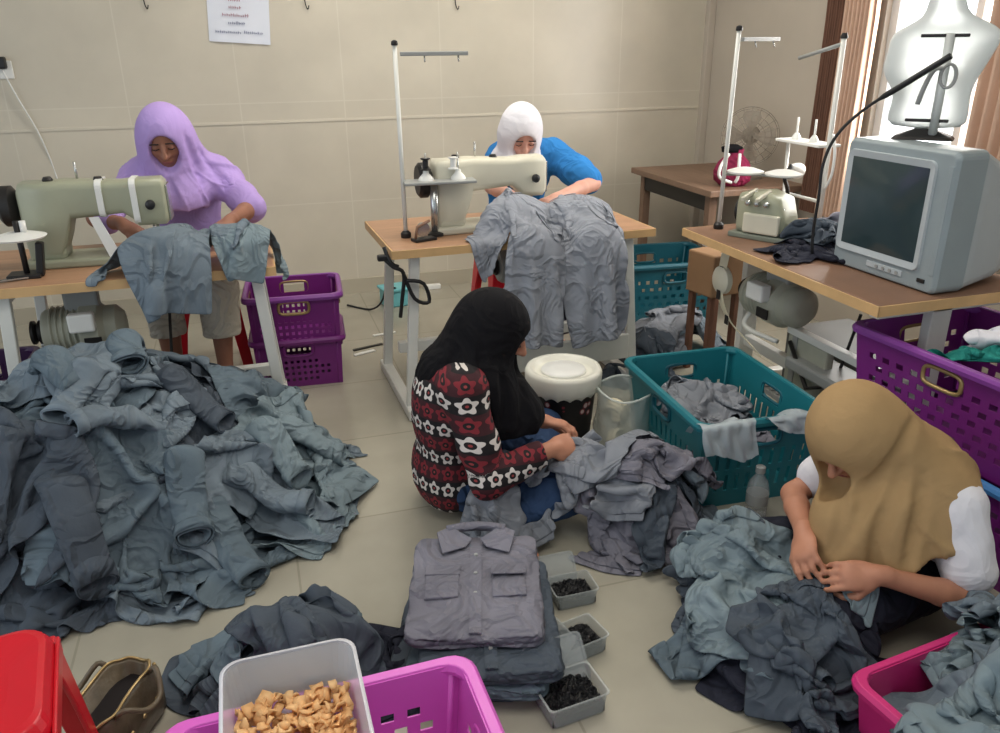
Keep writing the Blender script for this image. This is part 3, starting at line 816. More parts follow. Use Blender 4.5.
# thread stands
def stand(label, loc, rot, h, plate_z, plate_len, lean=(0, 0), arm_len=.27, arm_dir=1, pins=2, column=True):
    t = thing('thread_stand', label, 'thread stand', loc, rot)
    top = Vector((lean[0], lean[1], h))
    mk_tube('pole', [(0, 0, .0), top * .5, top], .009, M['metal_white'], t)
    mk_lathe('pole_clamp', [(.02, 0), (.022, .005), (.022, .02), (.012, .03)], M['dark_metal'], t)
    mk_lathe('pole_cap', [(.012, -.004), (.014, 0), (.012, .012), (.004, .016)], M['dark_metal'], t, mtx=Matrix.Translation(top))
    if arm_len:
        bm = BM(); a = top + Vector((.02 * arm_dir, 0, -.035)); box(bm, min(0, arm_len * arm_dir), max(0, arm_len * arm_dir), -.012, .012, -.008, .008)
        bmesh.ops.translate(bm, verts=bm.verts, vec=a); finish('guide_arm', bm, M['metal_grey'], t, bevel=.003)
        for k in (.35, .85): mk_tube('thread_eye', [a + Vector((arm_len * arm_dir * k, 0, -.005)), a + Vector((arm_len * arm_dir * k, -.012, -.03))], .003, M['chrome'], t)
    if plate_z:
        mk_box('spool_plate', (0, plate_len, -.06, .05, plate_z - .012, plate_z), M['metal_grey'], t, bevel=.004)
        for k in range(pins):
            x = plate_len * (.32 + .45 * k)
            mk_tube('spool_pin', [(x, 0, plate_z), (x, 0, plate_z + .11)], .004, M['chrome'], t)
            mk_lathe('spool_base', [(.032, plate_z), (.03, plate_z + .01), (.013, plate_z + .028), (.011, plate_z + .04)], M['white_plastic'], t, cx=x)
    if column:
        mk_tube('support_column', [(plate_len * .42, .0, 0.0), (plate_len * .42, 0, plate_z - .01)], .017, M['chrome'], t)
        mk_lathe('column_foot', [(.035, 0), (.035, .012), (.02, .02)], M['dark_metal'], t, cx=plate_len * .42)
    return t
stand('tall white thread stand with grey arm on middle table', (.605, 3.32, .75), math.radians(-4), .76, .235, .30, lean=(-.005, 0))
for x, l in ((.70, 'dark bobbin spool on the left pin of the thread stand plate'), (.815, 'small white bobbin spool on the right pin of the thread stand plate')):
    s = thing('thread_spool', l, 'spool', (x, 3.318 - (x - .605) * .07, .75 + .277))
    mk_lathe('spool_core', [(.022, 0), (.022, .004), (.012, .008), (.012, .04), (.02, .044), (.02, .048)], M['dark_metal'] if x < .75 else M['white_plastic'], s)
# bobbin winder lying on the middle table
t = thing('bobbin_winder', 'small dark metal bobbin winder on the middle tabletop', 'bobbin winder', (.665, 3.24, .75), .3)
mk_box('base', (-.05, .05, -.025, .025, 0, .012), M['dark_metal'], t, bevel=.003)
mk_lathe('wheel', [(.01, -.012), (.03, -.012), (.03, .0), (.01, .0)], M['chrome'], t, mtx=Matrix.Translation((.0, 0, .045)) @ Matrix.Rotation(PI / 2, 4, 'X'))
mk_tube('lever', [(-.04, 0, .012), (-.03, 0, .06), (.03, .0, .08)], .006, M['wood_red'], t)
# left table: low thread tray with disc, clutter
t = thing('thread_tray', 'low spool stand with white disc at the left machine', 'thread stand', (-.80, 3.16, .75))
mk_tube('post', [(.0, 0, 0), (0, 0, .20)], .010, M['dark_metal'], t)
mk_lathe('disc', [(.02, .135), (.085, .14), (.09, .146), (.05, .158), (.014, .162)], M['white_plastic'], t)
mk_tube('spool_pin', [(.02, 0, .16), (.02, 0, .20)], .011, M['white_plastic'], t)
mk_box('base', (-.06, .05, -.04, .04, 0, .015), M['dark_metal'], t, bevel=.003)
mk_box('lever_plate', (.03, .055, -.02, .012, .01, .13), M['black_plastic'], t, bevel=.004, mtx=Matrix.Rotation(.15, 4, 'Y'))
t = thing('scissors', 'dark tailor scissors lying at the left edge of the left table', 'scissors', (-.88, 3.10, .757), .4)
for s in (-1, 1):
    mk_box('blade', (-.0, .11, -.006, .006, -.003, .002), M['chrome'], t, mtx=Matrix.Rotation(.12 * s, 4, 'Z'))
    bm = BM(); tube(bm, [(-.05 + .03 * math.cos(a), .022 * s + .018 * math.sin(a), 0) for a in np.linspace(0, 2 * PI, 16)], .005, 8); finish('finger_loop', bm, M['black_plastic'], t, smooth=True)
bm = BM(); box(bm, -.27, -.18, 3.06, 3.18, .75, .756); o = finish('red_ruler_board', bm, mat('orange_red_board', (200, 96, 66), rough=.5), bevel=.002); tag(o, 'orange red pattern board beside the left machine', 'board')
bm = BM(); box(bm, -.36, -.20, 3.16, 3.32, .779, .783); o = finish('paper_sheet', bm, M['paper']); tag(o, 'white paper sheet on the bed of the left sewing machine', 'paper')

# right table: two leaning thread stands, overlock machine, discs
t = stand('leaning white thread stand at the far end of the right table', (1.93, 3.03, .75), math.radians(20), .80, 0, .2, lean=(-.05, -.05), arm_len=.24, column=False)
mk_tube('disc_rod', [(0, 0, .235), (.09, -.10, .235), (.13, -.24, .235)], .007, M['metal_grey'], t)
for q, (dx, dy) in enumerate(((.055, -.07), (.115, -.215))):
    mk_lathe('thread_disc', [(.02, .238), (.074, .243), (.076, .25), (.04, .262), (.012, .266)], M['white_plastic'], t, cx=dx, cy=dy)
t = thing('thread_stand', 'upright white thread stand with pin shelf beside the television', 'thread stand', (2.31, 2.86, .75))
mk_tube('pole', [(0, 0, 0), (0, 0, .77)], .011, M['metal_white'], t)
mk_lathe('pole_cap', [(.014, .765), (.015, .77), (.01, .785)], M['dark_metal'], t)
bm = BM(); a, b = Vector((0, 0, .745)), Vector((-.05, .20, .69)); tube(bm, [a, b], .008, 8); finish('guide_arm', bm, M['metal_grey'], t, smooth=True)
mk_box('pin_shelf', (-.05, .06, .0, .30, .345, .357), M['white_plastic'], t, bevel=.003)
for y in (.10, .22):
    mk_tube('spool_pin', [(0, y, .357), (0, y, .45)], .005, M['white_plastic'], t); mk_lathe('spool_base', [(.02, .357), (.018, .37), (.008, .385)], M['white_plastic'], t, cy=y)
mk_tube('shelf_bracket', [(0, .02, .12), (0, .26, .12), (0, .27, .345)], .008, M['metal_white'], t)
mk_tube('cable_loop', curve_pts([(0, -.015, .40), (0, -.04, .33), (0, -.04, .24), (0, -.01, .18)], 12), .006, M['white_plastic'], t)

t = thing('overlock_machine', 'green grey overlock machine crowded on the right table', 'overlock machine', (2.03, 2.82, .75), math.radians(-62)); t.scale = (.88, .9, .9)
bm = BM()
def ring2(x, w_, d_, z0, z1): return [Vector((x, y * d_, z0 + (z + .5) * (z1 - z0))) for y, z in rrect(1, 1, .2, 4)]
loft(bm, [ring2(-.13, 0, .13, .03, .17), ring2(-.12, 0, .16, .02, .20), ring2(0, 0, .17, .02, .215), ring2(.08, 0, .16, .02, .19), ring2(.11, 0, .14, .02, .10)])
finish('body', bm, M['machine_green'], t, smooth=True)
mk_box('base', (-.15, .15, -.10, .10, 0, .025), M['machine_dark'], t, bevel=.006)
mk_box('looper_cover', (-.08, .10, -.10, -.08, .03, .12), M['machine_cream'], t, bevel=.008)
for k in range(3): mk_lathe('tension_dial', [(.012, 0), (.015, .006), (.012, .02), (.004, .026)], M['chrome'], t, mtx=Matrix.Translation((-.06 + .045 * k, -.088, .165)) @ Matrix.Rotation(PI / 2, 4, 'X'))
mk_tube('needle_bar', [(.09, -.05, .15), (.09, -.05, .03)], .006, M['chrome'], t)
mk_lathe('handwheel', [(.02, 0), (.05, .004), (.055, .02), (.03, .03)], M['dark_metal'], t, mtx=Matrix.Translation((-.13, 0, .11)) @ Matrix.Rotation(-PI / 2, 4, 'Y'))
for k in range(2): mk_box('thread_guide', (-.07 + .07 * k, -.055 + .07 * k, -.11, .02, .205, .222), M['machine_cream'], t, bevel=.003, mtx=Matrix.Rotation(.2, 4, 'X'))

t = thing('work_lamp', 'small white clip lamp on black gooseneck behind the thread discs', 'lamp', (2.30, 3.06, .75), .4)
mk_lathe('clamp', [(.02, 0), (.02, .05), (.01, .06)], M['black_plastic'], t)
mk_tube('gooseneck', curve_pts([(0, 0, .05), (-.03, 0, .15), (-.06, .0, .20), (-.02, .0, .25)], 16), .009, M['black_plastic'], t)
mk_lathe('lamp_head', [(.012, 0), (.02, .01), (.034, .05), (.036, .065), (.03, .066)], M['white_plastic'], t, mtx=Matrix.Translation((-.02, 0, .24)) @ Matrix.Rotation(1.9, 4, 'Y'))

# cables and strap loops hanging at the corner of the middle table, and the small cyan box
t = thing('cable_bundle', 'black cable loops hanging from the corner of the middle table', 'cable', (.53, 3.14, .70))
for k, pts in enumerate(([(-.06, 0, .02), (-.02, -.02, -.02), (.02, -.02, -.05), (.01, -.01, -.16), (0, 0, -.24)], [(.02, -.01, -.05), (.06, -.02, -.16), (.12, -.02, -.18), (.10, -.02, -.10), (.03, -.02, -.08)], [(-.05, 0, .06), (-.03, -.02, .0), (.0, -.02, -.02)])):
    mk_tube('cable', curve_pts(pts, 18), .008, M['black_plastic'], t)
mk_box('plug', (-.08, -.04, -.02, .01, .005, .03), M['black_plastic'], t, bevel=.006)
t = thing('power_box', 'pale cyan plastic box lying on the floor behind the middle table', 'box', (.80, 4.78, 0), .15)
mk_box('case', (-.10, .10, -.07, .07, 0, .10), M['cyan_box'], t, bevel=.012); mk_box('lid', (-.11, .11, -.08, .08, .10, .118), M['cyan_box'], t, bevel=.006)
mk_tube('cord', curve_pts([(-.03, -.05, .118), (-.10, -.1, .15), (-.14, -.1, .06), (-.2, -.05, .008), (-.3, .1, .008)], 18), .006, M['black_plastic'], t)
o = mk_box('wall_plate', (1.02, 1.13, 5.02, 5.06, 0, .03), M['white_plastic'], bevel=.004); o.name = 'plastic_tray'; tag(o, 'white flat plastic tray on the floor at the back wall', 'tray')

# wall things: notice, hooks, plug
t = thing('paper_sign', 'white printed notice sheet taped high on the back wall', 'notice', (.05, YB - .004, 1.64), (0, math.radians(4), 0))
bm = BM(); n = 8
vs = [[bm.verts.new((-.165 + .33 * i / n, -.012 * (1 - j / 4) ** 3 * abs(math.sin(i)), -.115 + .32 * j / 4)) for j in range(5)] for i in range(n + 1)]
for i in range(n):
    for j in range(4): bm.faces.new((vs[i][j], vs[i + 1][j], vs[i + 1][j + 1], vs[i][j + 1]))
finish('sheet', bm, M['paper'], t, smooth=True)
rt = random.Random(3)
for z, w_, h_, mm, x0 in ((.165, .10, .020, 'ink_red', -.11), (.135, .075, .016, 'ink_red', -.02), (.098, .062, .016, 'ink_red', -.02), (.060, .062, .016, 'ink_red', -.02), (.020, .135, .018, 'ink_red', -.02), (-.020, .085, .018, 'ink_blue', -.015), (-.068, .135, .016, 'ink_blue', -.06), (-.064, .10, .016, 'ink_blue', .075)):
    bm = BM(); x = x0 - w_ / 2
    while x < x0 + w_ / 2:      # illegible strokes of the blurred lettering
        q = rt.uniform(.004, .009); hh = h_ * rt.uniform(.6, 1)
        box(bm, x, x + .003, -.014, -.0135, z, z + hh); box(bm, x, x + q, -.014, -.0135, z + hh * .4, z + hh * .62); x += q + .004
    finish('text_line', bm, M[mm], t)
for x, l in ((-.43, 'thin dark hook wire high on the back wall left of the notice'), (.42, 'thin dark hook wire high on the back wall right of the notice'), (1.30, 'thin dark hook wire high on the back wall above the thread stand')):
    t = thing('hanging_hook', l, 'hook', (x, YB - .01, 1.70))
    mk_tube('wire', curve_pts([(0, 0, .5), (.003, 0, .2), (.0, 0, .05), (.012, -.01, 0), (.02, -.01, .02)], 14), .003, M['dark_metal'], t)
    mk_lathe('nail', [(.008, .5), (.008, .51)], M['dark_metal'], t)
t = thing('wall_socket', 'white wall socket with black plug at the left edge', 'socket', (-1.165, YB, 1.41))
mk_box('socket_plate', (-.05, .035, -.012, 0, -.05, .04), M['white_plastic'], t, bevel=.004)
mk_box('plug', (-.045, .015, -.06, -.012, .0, .06), M['black_plastic'], t, bevel=.008)
mk_tube('cord', curve_pts([(-.01, -.04, 0), (.03, -.03, -.14), (.10, -.015, -.36), (.14, -.02, -.62), (.16, -.3, -.68)], 20), .004, M['white_plastic'], t)

# corner table things
t = thing('drawstring_pouch', 'magenta cloth pouch with pale cord loops on the corner table', 'pouch', (2.61, 4.00, .75), -.3)
bm = BM(); rings = []
for z, r, f in ((0, .065, 1), (.03, .10, 1), (.08, .105, .9), (.13, .085, .8), (.17, .045, .7), (.20, .05, .6)):
    rings.append([Vector((r * math.cos(a) * (1 + .06 * math.sin(7 * a)), r * .8 * math.sin(a), z)) for a in np.linspace(0, 2 * PI, 28, endpoint=False)])
loft(bm, rings); finish('pouch_body', bm, M['magenta_cloth'], t, smooth=True)
bm = BM(); rings = [[Vector((r * math.cos(a) - .02, r * .8 * math.sin(a), z)) for a in np.linspace(0, 2 * PI, 16, endpoint=False)] for z, r in ((.185, .055), (.21, .06), (.225, .03))]
loft(bm, rings); finish('gathered_top', bm, M['black_cloth'], t, smooth=True)
for s in (-1, 1): mk_tube('cord_loop', curve_pts([(-.02 + .03 * s, -.06, .18), (-.05 + .05 * s, -.10, .12), (-.05 + .05 * s, -.10, .06), (-.02 + .01 * s, -.09, .03)], 14), .009, M['white_plastic'], t)
t = thing('desk_fan', 'dusty beige round caged fan behind the magenta pouch', 'fan', (2.83, 4.20, .75), math.radians(-38))
mk_lathe('base', [(.09, 0), (.09, .015), (.03, .03)], M['fan_grey'], t); mk_tube('stem', [(0, .03, .02), (0, .03, .24)], .014, M['fan_grey'], t)
bm = BM()
for r in (.05, .085, .12, .155, .165): tube(bm, [(r * math.cos(a), -.03 * (1 - (r / .165) ** 2), .24 + r * math.sin(a)) for a in np.linspace(0, 2 * PI, 36)], .0022, 6, False)
for k in range(20):
    a = 2 * PI * k / 20; tube(bm, [(.02 * math.cos(a), -.03, .24 + .02 * math.sin(a)), (.10 * math.cos(a), -.02, .24 + .10 * math.sin(a)), (.165 * math.cos(a), 0, .24 + .165 * math.sin(a))], .0018, 5, False)
finish('cage', bm, M['fan_grey'], t, smooth=True)
for k in range(4):
    bm = BM(); a0 = PI / 2 * k; pts = []
    for r, hw in ((.02, .2), (.07, .45), (.12, .5), (.145, .3)):
        pts.append([Vector((r * math.cos(a0 + q * hw), .012 + .012 * q, .24 + r * math.sin(a0 + q * hw))) for q in (-1, 0, 1)])
    loft(bm, pts, cap0=False, cap1=False, closed=False); finish('blade', bm, M['fan_grey'], t, smooth=True)
mk_lathe('motor_hub', [(.03, .0), (.05, .02), (.05, .08), (.03, .1)], M['fan_grey'], t, mtx=Matrix.Translation((0, .03, .24)) @ Matrix.Rotation(-PI / 2, 4, 'X'))

# ---------------------------------------------------------------- television, body form, cable
t = thing('television', 'bulky silver grey tube television on the right table', 'television', (2.02, 2.16, .752), math.radians(1.5))
bm = BM()
def rr3(x, w_, z0, z1, r): return [Vector((x, y, (z0 + z1) / 2 + z)) for y, z in rrect(w_, z1 - z0, r, 4)]
loft(bm, [rr3(.0, .45, .005, .435, .02), rr3(.012, .47, 0, .445, .025), rr3(.12, .47, 0, .445, .025)])
# front recess for the screen
finish('front_case', bm, M['tv_grey'], t, smooth=False, bevel=.004)
bm = BM(); loft(bm, [rr3(.12, .465, .002, .44, .025), rr3(.15, .455, .004, .43, .03), rr3(.30, .38, .01, .37, .04), rr3(.41, .28, .02, .29, .04)]); finish('rear_case', bm, M['tv_light'], t, smooth=False, bevel=.004)
bm = BM(); cy, cz, sw, sh = .028, .235, .335, .30       # bulged glass
g = [[bm.verts.new((-.004 - .010 * (1 - (2 * i / 12 - 1) ** 2) * (1 - (2 * j / 10 - 1) ** 2), cy - sw / 2 + sw * i / 12, cz - sh / 2 + sh * j / 10)) for j in range(11)] for i in range(13)]
for i in range(12):
    for j in range(10): bm.faces.new((g[i][j], g[i][j + 1], g[i + 1][j + 1], g[i + 1][j]))
finish('screen', bm, M['tv_screen'], t, smooth=True)
bm = BM(); ring_o = rrect(sw + .05, sh + .05, .025, 4); ring_i = rrect(sw - .004, sh - .004, .01, 4)
R = loft(bm, [[Vector((.001, cy + a, cz + b)) for a, b in ring_o], [Vector((-.008, cy + a * .985, cz + b * .985)) for a, b in ring_o], [Vector((-.003, cy + a, cz + b)) for a, b in ring_i]], cap0=False, cap1=False)
finish('screen_bezel', bm, M['tv_light'], t)
mk_box('control_panel', (-.004, .002, -.10, .06, .028, .048), M['tv_light'], t, bevel=.002)
mk_box('badge', (-.005, .002, -.195, -.165, .03, .043), M['dark_metal'], t, bevel=.002)
for k in range(4): mk_lathe('button', [(.006, 0), (.006, .004)], M['metal_grey'], t, seg=12, mtx=Matrix.Translation((-.004, -.08 + .03 * k, .038)) @ Matrix.Rotation(-PI / 2, 4, 'Y'))
for s in (-1, 1): mk_box('speaker_slot', (-.002, .003, s * .215 - .008, s * .215 + .008, .06, .40), M['tv_grey'], t, bevel=.002)
t = thing('body_form', 'translucent white torso form on a stand atop the television', 'mannequin', (2.19, 2.25, 1.198), math.radians(42)); t.scale = (1, 1, .80)
bm = BM(); rings = []
# y runs across the picture; rows: z, half width left (+y), half width right (-y), depth, shift
for z, wl, wr, dp in ((.035, .125, .125, .055), (.10, .118, .122, .07), (.16, .112, .118, .075), (.20, .12, .118, .085), (.25, .155, .13, .11), (.29, .158, .145, .12), (.34, .15, .16, .11), (.39, .152, .175, .09), (.42, .135, .17, .075), (.45, .09, .13, .055), (.475, .060, .075, .05), (.52, .052, .052, .048), (.60, .052, .050, .048), (.64, .04, .04, .04)):
    rings.append([Vector((dp * math.sin(a) * (1 if math.sin(a) > 0 else .25), (wl if math.cos(a) > 0 else wr) * math.copysign(abs(math.cos(a)) ** .85, math.cos(a)), z)) for a in np.linspace(0, 2 * PI, 36, endpoint=False)])
loft(bm, rings); finish('torso_shell', bm, M['mannequin'], t, smooth=True, sub=1)
mk_box('shoulder_bar', (-.046, -.036, -.085, .055, .395, .408), M['dark_metal'], t, bevel=.003); mk_box('hip_bar', (-.046, -.036, -.07, .06, .07, .083), M['dark_metal'], t, bevel=.003)
mk_tube('centre_rod', [(-.04, -.03, .02), (-.04, -.03, .41)], .014, M['mannequin'], t)
bm = BM(); tube(bm, [(-.05, -.045 + .022 * math.cos(a), .25 + .045 * math.sin(a)) for a in np.linspace(0, 2 * PI, 22)], .006, 8, False); finish('hang_ring', bm, M['metal_grey'], t, smooth=True)
mk_tube('hook_piece', curve_pts([(-.045, .03, .14), (-.05, .02, .20), (-.05, .0, .27), (-.05, -.03, .28)], 12), .008, M['metal_grey'], t)
bm = BM(); loft(bm, [[Vector((a, b, 0)) for a, b in rrect(.14, .19, .03, 4)], [Vector((a * .9, b * .9, .012)) for a, b in rrect(.14, .19, .03, 4)], [Vector((a * .3, b * .3, .04)) for a, b in rrect(.14, .19, .03, 4)]]); finish('base', bm, M['dark_metal'], t)
o = mk_tube('antenna_cable', curve_pts([(2.14, 2.16, 1.45), (2.09, 2.25, 1.37), (2.04, 2.36, 1.28), (1.995, 2.43, 1.19), (1.975, 2.45, 1.10), (1.97, 2.45, .98), (1.975, 2.46, .85), (1.98, 2.46, .758), (2.02, 2.5, .756)], 40), [.009] * 3 + [.0065] * 60, M['black_plastic']) if False else None
cp = curve_pts([(2.135, 2.14, 1.46), (2.09, 2.25, 1.38), (2.04, 2.37, 1.29), (1.99, 2.43, 1.20), (1.965, 2.45, 1.10), (1.965, 2.45, .98), (1.97, 2.46, .85), (1.98, 2.46, .758), (2.02, 2.5, .757)], 48)
o = mk_tube('antenna_cable', cp, [.010 if i < 10 else .0055 for i in range(len(cp))], M['black_plastic']); tag(o, 'black cable curving from the torso form down past the television', 'cable')

# curtains
def curtain(label, y0, y1, m):
    bm = BM(); n = 60; rows = (2.55, 2.2, 1.6, 1.1, .62)
    g = [[bm.verts.new((XR - .075 + .028 * math.sin(i * .75 + .3 * math.sin(z * 2)), y0 + (y1 - y0) * i / n + .01 * math.sin(z * 3), z)) for z in rows] for i in range(n + 1)]
    for i in range(n):
        for j in range(len(rows) - 1): bm.faces.new((g[i][j], g[i + 1][j], g[i + 1][j + 1], g[i][j + 1]))
    o = finish('curtain', bm, m, smooth=True); return tag(o, label, 'curtain')
curtain('narrow brown curtain edge left of the window', 3.70, 3.83, M['curtain_brown'])
curtain('salmon curtain hanging left of the window', 3.49, 3.70, M['curtain'])
curtain('salmon curtain hanging right of the window behind the torso form', 2.40, 2.82, M['curtain'])
t = thing('curtain_rod', 'brown curtain rod above the window', 'rod', (XR - .075, 3.1, 2.56))
mk_tube('rod', [(0, -.8, 0), (0, .85, 0)], .013, M['curtain_brown'], t)
for y in (-.8, .85): mk_lathe('finial', [(.013, -.02), (.024, 0), (.013, .02)], M['curtain_brown'], t, mtx=Matrix.Translation((0, y, 0)))
for y in (-.7, .75): mk_box('bracket', (0, .075, y - .01, y + .01, -.01, .01), M['curtain_brown'], t)
# ---------------------------------------------------------------- crates, baskets, boxes
def crate(name, label, loc, rot, w, d, h, m, mrim=None, taper=.90, holes='rows', cat='crate', handles=('x', 'y'), mh=None, rim_w=.022, bottom_holes=False, group=None):
    """open slotted crate, w across x, d across y; walls are sheets with real slots"""
    t = thing(name, label, cat, loc, rot, group); mrim = mrim or m
    def out(z, e=0.0):
        s = taper + (1 - taper) * z / h; return rrect(w * s + e, d * s + e, .045, 4)
    n = len(out(0)); bm = BM()
    # each wall is a grid of quads; slots are left-out quads
    lens = []
    for axis, sgn, L, O in (('x', -1, w, d), ('x', 1, w, d), ('y', -1, d, w), ('y', 1, d, w)):
        nu, nv = max(12, int(L / .014)), 16; vs = {}
        def V(i, j):
            if (i, j) not in vs:
                z = h * j / nv; s = taper + (1 - taper) * z / h; a = (-.5 + i / nu) * L * s; b = sgn * O * s / 2
                vs[(i, j)] = bm.verts.new((a, b, z) if axis == 'x' else (b, a, z))
            return vs[(i, j)]
        for i in range(nu):
            for j in range(nv):
                u, v = (i + .5) / nu - .5, j / nv; um = abs(u) * L
                hole = False
                if holes == 'rows': hole = (3 <= j <= 5 or 7 <= j <= 9) and i % 3 == 1 and um < L / 2 - .05
                if holes == 'diamond': hole = i % 2 == 1 and 2 <= j <= 8 and j % 2 == 0 and um < .17 * (1 - abs(j - 5) / 5.) + .02
                if holes == 'lattice': hole = (i + j // 2 * 2) % 4 in (1, 2) and 3 <= j <= 12 and j % 2 == 1 and um < L / 2 - .05
                if axis in handles and 11 <= j <= 13 and um < .055: hole = True
                if hole: continue
                bm.faces.new((V(i, j), V(i + 1, j), V(i + 1, j + 1), V(i, j + 1)))
    nu, nv = 20, 16; bs = [[bm.verts.new(((-.5 + i / nu) * w * taper, (-.5 + j / nv) * d * taper, .004)) for j in range(nv + 1)] for i in range(nu + 1)]
    for i in range(nu):
        for j in range(nv):
            if bottom_holes and (i % 3 == 1) and (j % 3 == 1) : continue
            bm.faces.new((bs[i][j], bs[i + 1][j], bs[i + 1][j + 1], bs[i][j + 1]))
    bmesh.ops.remove_doubles(bm, verts=bm.verts, dist=.0008)
    o = finish('crate_body', bm, m, t)
    md = o.modifiers.new('thick', 'SOLIDIFY'); md.thickness = .004; md.offset = 0
    bm = BM(); e = rim_w
    prof = [(out(h, 0), h - .022), (out(h, e * 2), h - .022), (out(h, e * 2.2), h - .008), (out(h, e * 1.6), h + .004), (out(h, .004), h + .004), (out(h, -.004), h - .01)]
    R = loft(bm, [[Vector((a, b, z)) for a, b in q] for q, z in prof], cap0=False, cap1=False)
    for k in range(n): bm.faces.new((R[-1][k], R[-1][(k + 1) % n], R[0][(k + 1) % n], R[0][k]))
    finish('rim', bm, mrim, t, smooth=False, bevel=.002)
    zc = h * 12.5 / 16; s = taper + (1 - taper) * zc / h
    for ax in handles:
        for sg in (-1, 1):
            bm = BM(); pts = []
            for a in np.linspace(0, 2 * PI, 25):
                u, v = .068 * math.copysign(abs(math.cos(a)) ** .5, math.cos(a)), .030 * math.copysign(abs(math.sin(a)) ** .5, math.sin(a))
                off = sg * ((d if ax == 'x' else w) * s / 2 + .004)
                pts.append((u, off, zc + v) if ax == 'x' else (off, u, zc + v))
            tube(bm, pts, .007, 8, False); finish('handle_rim', bm, mh or mrim, t, smooth=True)
    for sx in (-1, 1):          # corner ribs
        for sy in (-1, 1):
            mk_tube('corner_rib', [(sx * (w * taper / 2 - .02), sy * (d * taper / 2 - .004), .01), (sx * (w / 2 - .02), sy * (d / 2 - .002), h - .02)], .007, m, t, seg=6)
    return t

crate('plastic_crate', 'purple slotted crate on the floor, lower of the two stacked by the wall', (.135, 3.80, 0), math.radians(-4), .40, .34, .24, M['purple'], M['purple'], holes='diamond', taper=.95)
crate('plastic_crate', 'purple slotted crate stacked on another purple crate between the tables', (.135, 3.80, .20), math.radians(-4), .41, .35, .25, M['purple'], M['purple_rim'], holes='diamond', taper=.95, mh=M['gold'])
crate('plastic_crate', 'dark purple crate at the left edge beneath the left table', (-1.13, 3.36, 0), 0, .40, .36, .36, M['purple_dark'], M['purple_dark'], holes='rows')
crate('plastic_crate', 'teal crate on the floor in front of the corner table', (2.24, 4.10, 0), math.radians(-5), .56, .46, .36, M['teal_dark'], M['teal_dark'], holes='lattice')
crate('plastic_crate', 'big teal crate of grey garments in the middle of the room', (1.57, 2.36, 0), math.radians(-2.5), .46, .62, .34, M['teal'], M['teal'], holes='rows', mh=M['teal_dark'])
crate('plastic_crate', 'purple crate with blue rim, under the upper purple crate on the right', (2.18, 1.70, 0), math.radians(3), .52, .66, .32, M['purple'], M['blue_rim'], holes='lattice')
crate('plastic_crate', 'large purple crate with gold handle rims, topmost on the right', (2.17, 1.74, .318), math.radians(4), .52, .70, .31, M['purple'], M['purple_rim'], holes='lattice', mh=M['gold'])
crate('plastic_crate', 'bright pink crate at the bottom edge under the cracker tub', (.025, 1.075, 0), math.radians(1.5), .55, .37, .33, M['pink'], M['pink'], holes='lattice', rim_w=.028, bottom_holes=True)
o = crate('plastic_basin', 'magenta pink basin of grey clothes in the lower right corner', (1.42, .96, 0), math.radians(6), .46, .34, .18, M['hot_pink'], M['hot_pink'], holes='none', handles=(), cat='basin')

# floral bucket with cream lid rim
t = thing('bucket', 'black floral bucket with scalloped cream lid beside the seated woman', 'bucket', (1.085, 2.70, 0)); t.scale = (1.06, 1.06, 1.12)
mk_lathe('bucket_body', [(.09, 0), (.10, .005), (.125, .26), (.12, .262)], M['floral'], t, seg=36)
bm = BM(); seg = 72; rings = []
for r, z, sc in ((.128, .215, 1), (.140, .235, 0), (.143, .285, 0), (.136, .30, 0), (.118, .30, 0), (.112, .283, 0), (.095, .28, 0), (.09, .285, 0)):
    rings.append([Vector((r * math.cos(2 * PI * k / seg), r * math.sin(2 * PI * k / seg), z + sc * .010 * abs(math.sin(k * PI / 4)))) for k in range(seg)])
loft(bm, rings, cap0=False); finish('lid', bm, M['bucket_white'], t, smooth=True)
bm = BM(); lathe(bm, [(.03, .284), (.085, .284), (.08, .294), (.03, .296)], 36); finish('lid_disc', bm, M['white_plastic'], t, smooth=True)

# clear bag of white things beside the bucket
t = thing('plastic_bag', 'clear plastic bag of white rolls between the bucket and teal crate', 'bag', (1.28, 2.56, 0))
bm = BM(); rings = []
for k, (z, r) in enumerate(((.002, .11), (.03, .14), (.10, .15), (.18, .14), (.24, .14), (.27, .145))):
    rings.append([Vector((r * .70 * math.cos(a) * (1 + .07 * math.sin(5 * a + k)), r * .85 * math.sin(a) * (1 + .06 * math.sin(7 * a - 2 * k)), z + .012 * math.sin(3 * a + k))) for a in np.linspace(0, 2 * PI, 40, endpoint=False)])
loft(bm, rings, cap1=False); finish('bag_film', bm, M['bag_clear'], t, smooth=True)
tube_ = BM(); tube(tube_, [Vector((.102 * math.cos(a), .123 * math.sin(a), .272 + .008 * math.sin(3 * a + 5))) for a in np.linspace(0, 2 * PI, 40)], .005, 8, False); finish('bag_edge', tube_, M['bag_clear'], t, smooth=True)
for k, (x, y, z, a) in enumerate(((-.03, -.04, .07, .3), (.03, .04, .09, 1.2), (-.02, .02, .17, 2.0))):
    s = thing('cord_roll', ['cream cord roll at the bottom front of the clear bag', 'cream cord roll at the back of the clear bag', 'cream cord roll on top in the clear bag'][k], 'roll', (1.28 + x, 2.56 + y, z), (1.1, .3, a))
    bm = BM()
    for q in range(4): tube(bm, [Vector(((.042 + .004 * (q % 2)) * math.cos(b), (.042 + .004 * (q % 2)) * math.sin(b), -.018 + .012 * q)) for b in np.linspace(0, 2 * PI, 24)], .008, 6, False)
    finish('coil', bm, M['rope'], s, smooth=True)

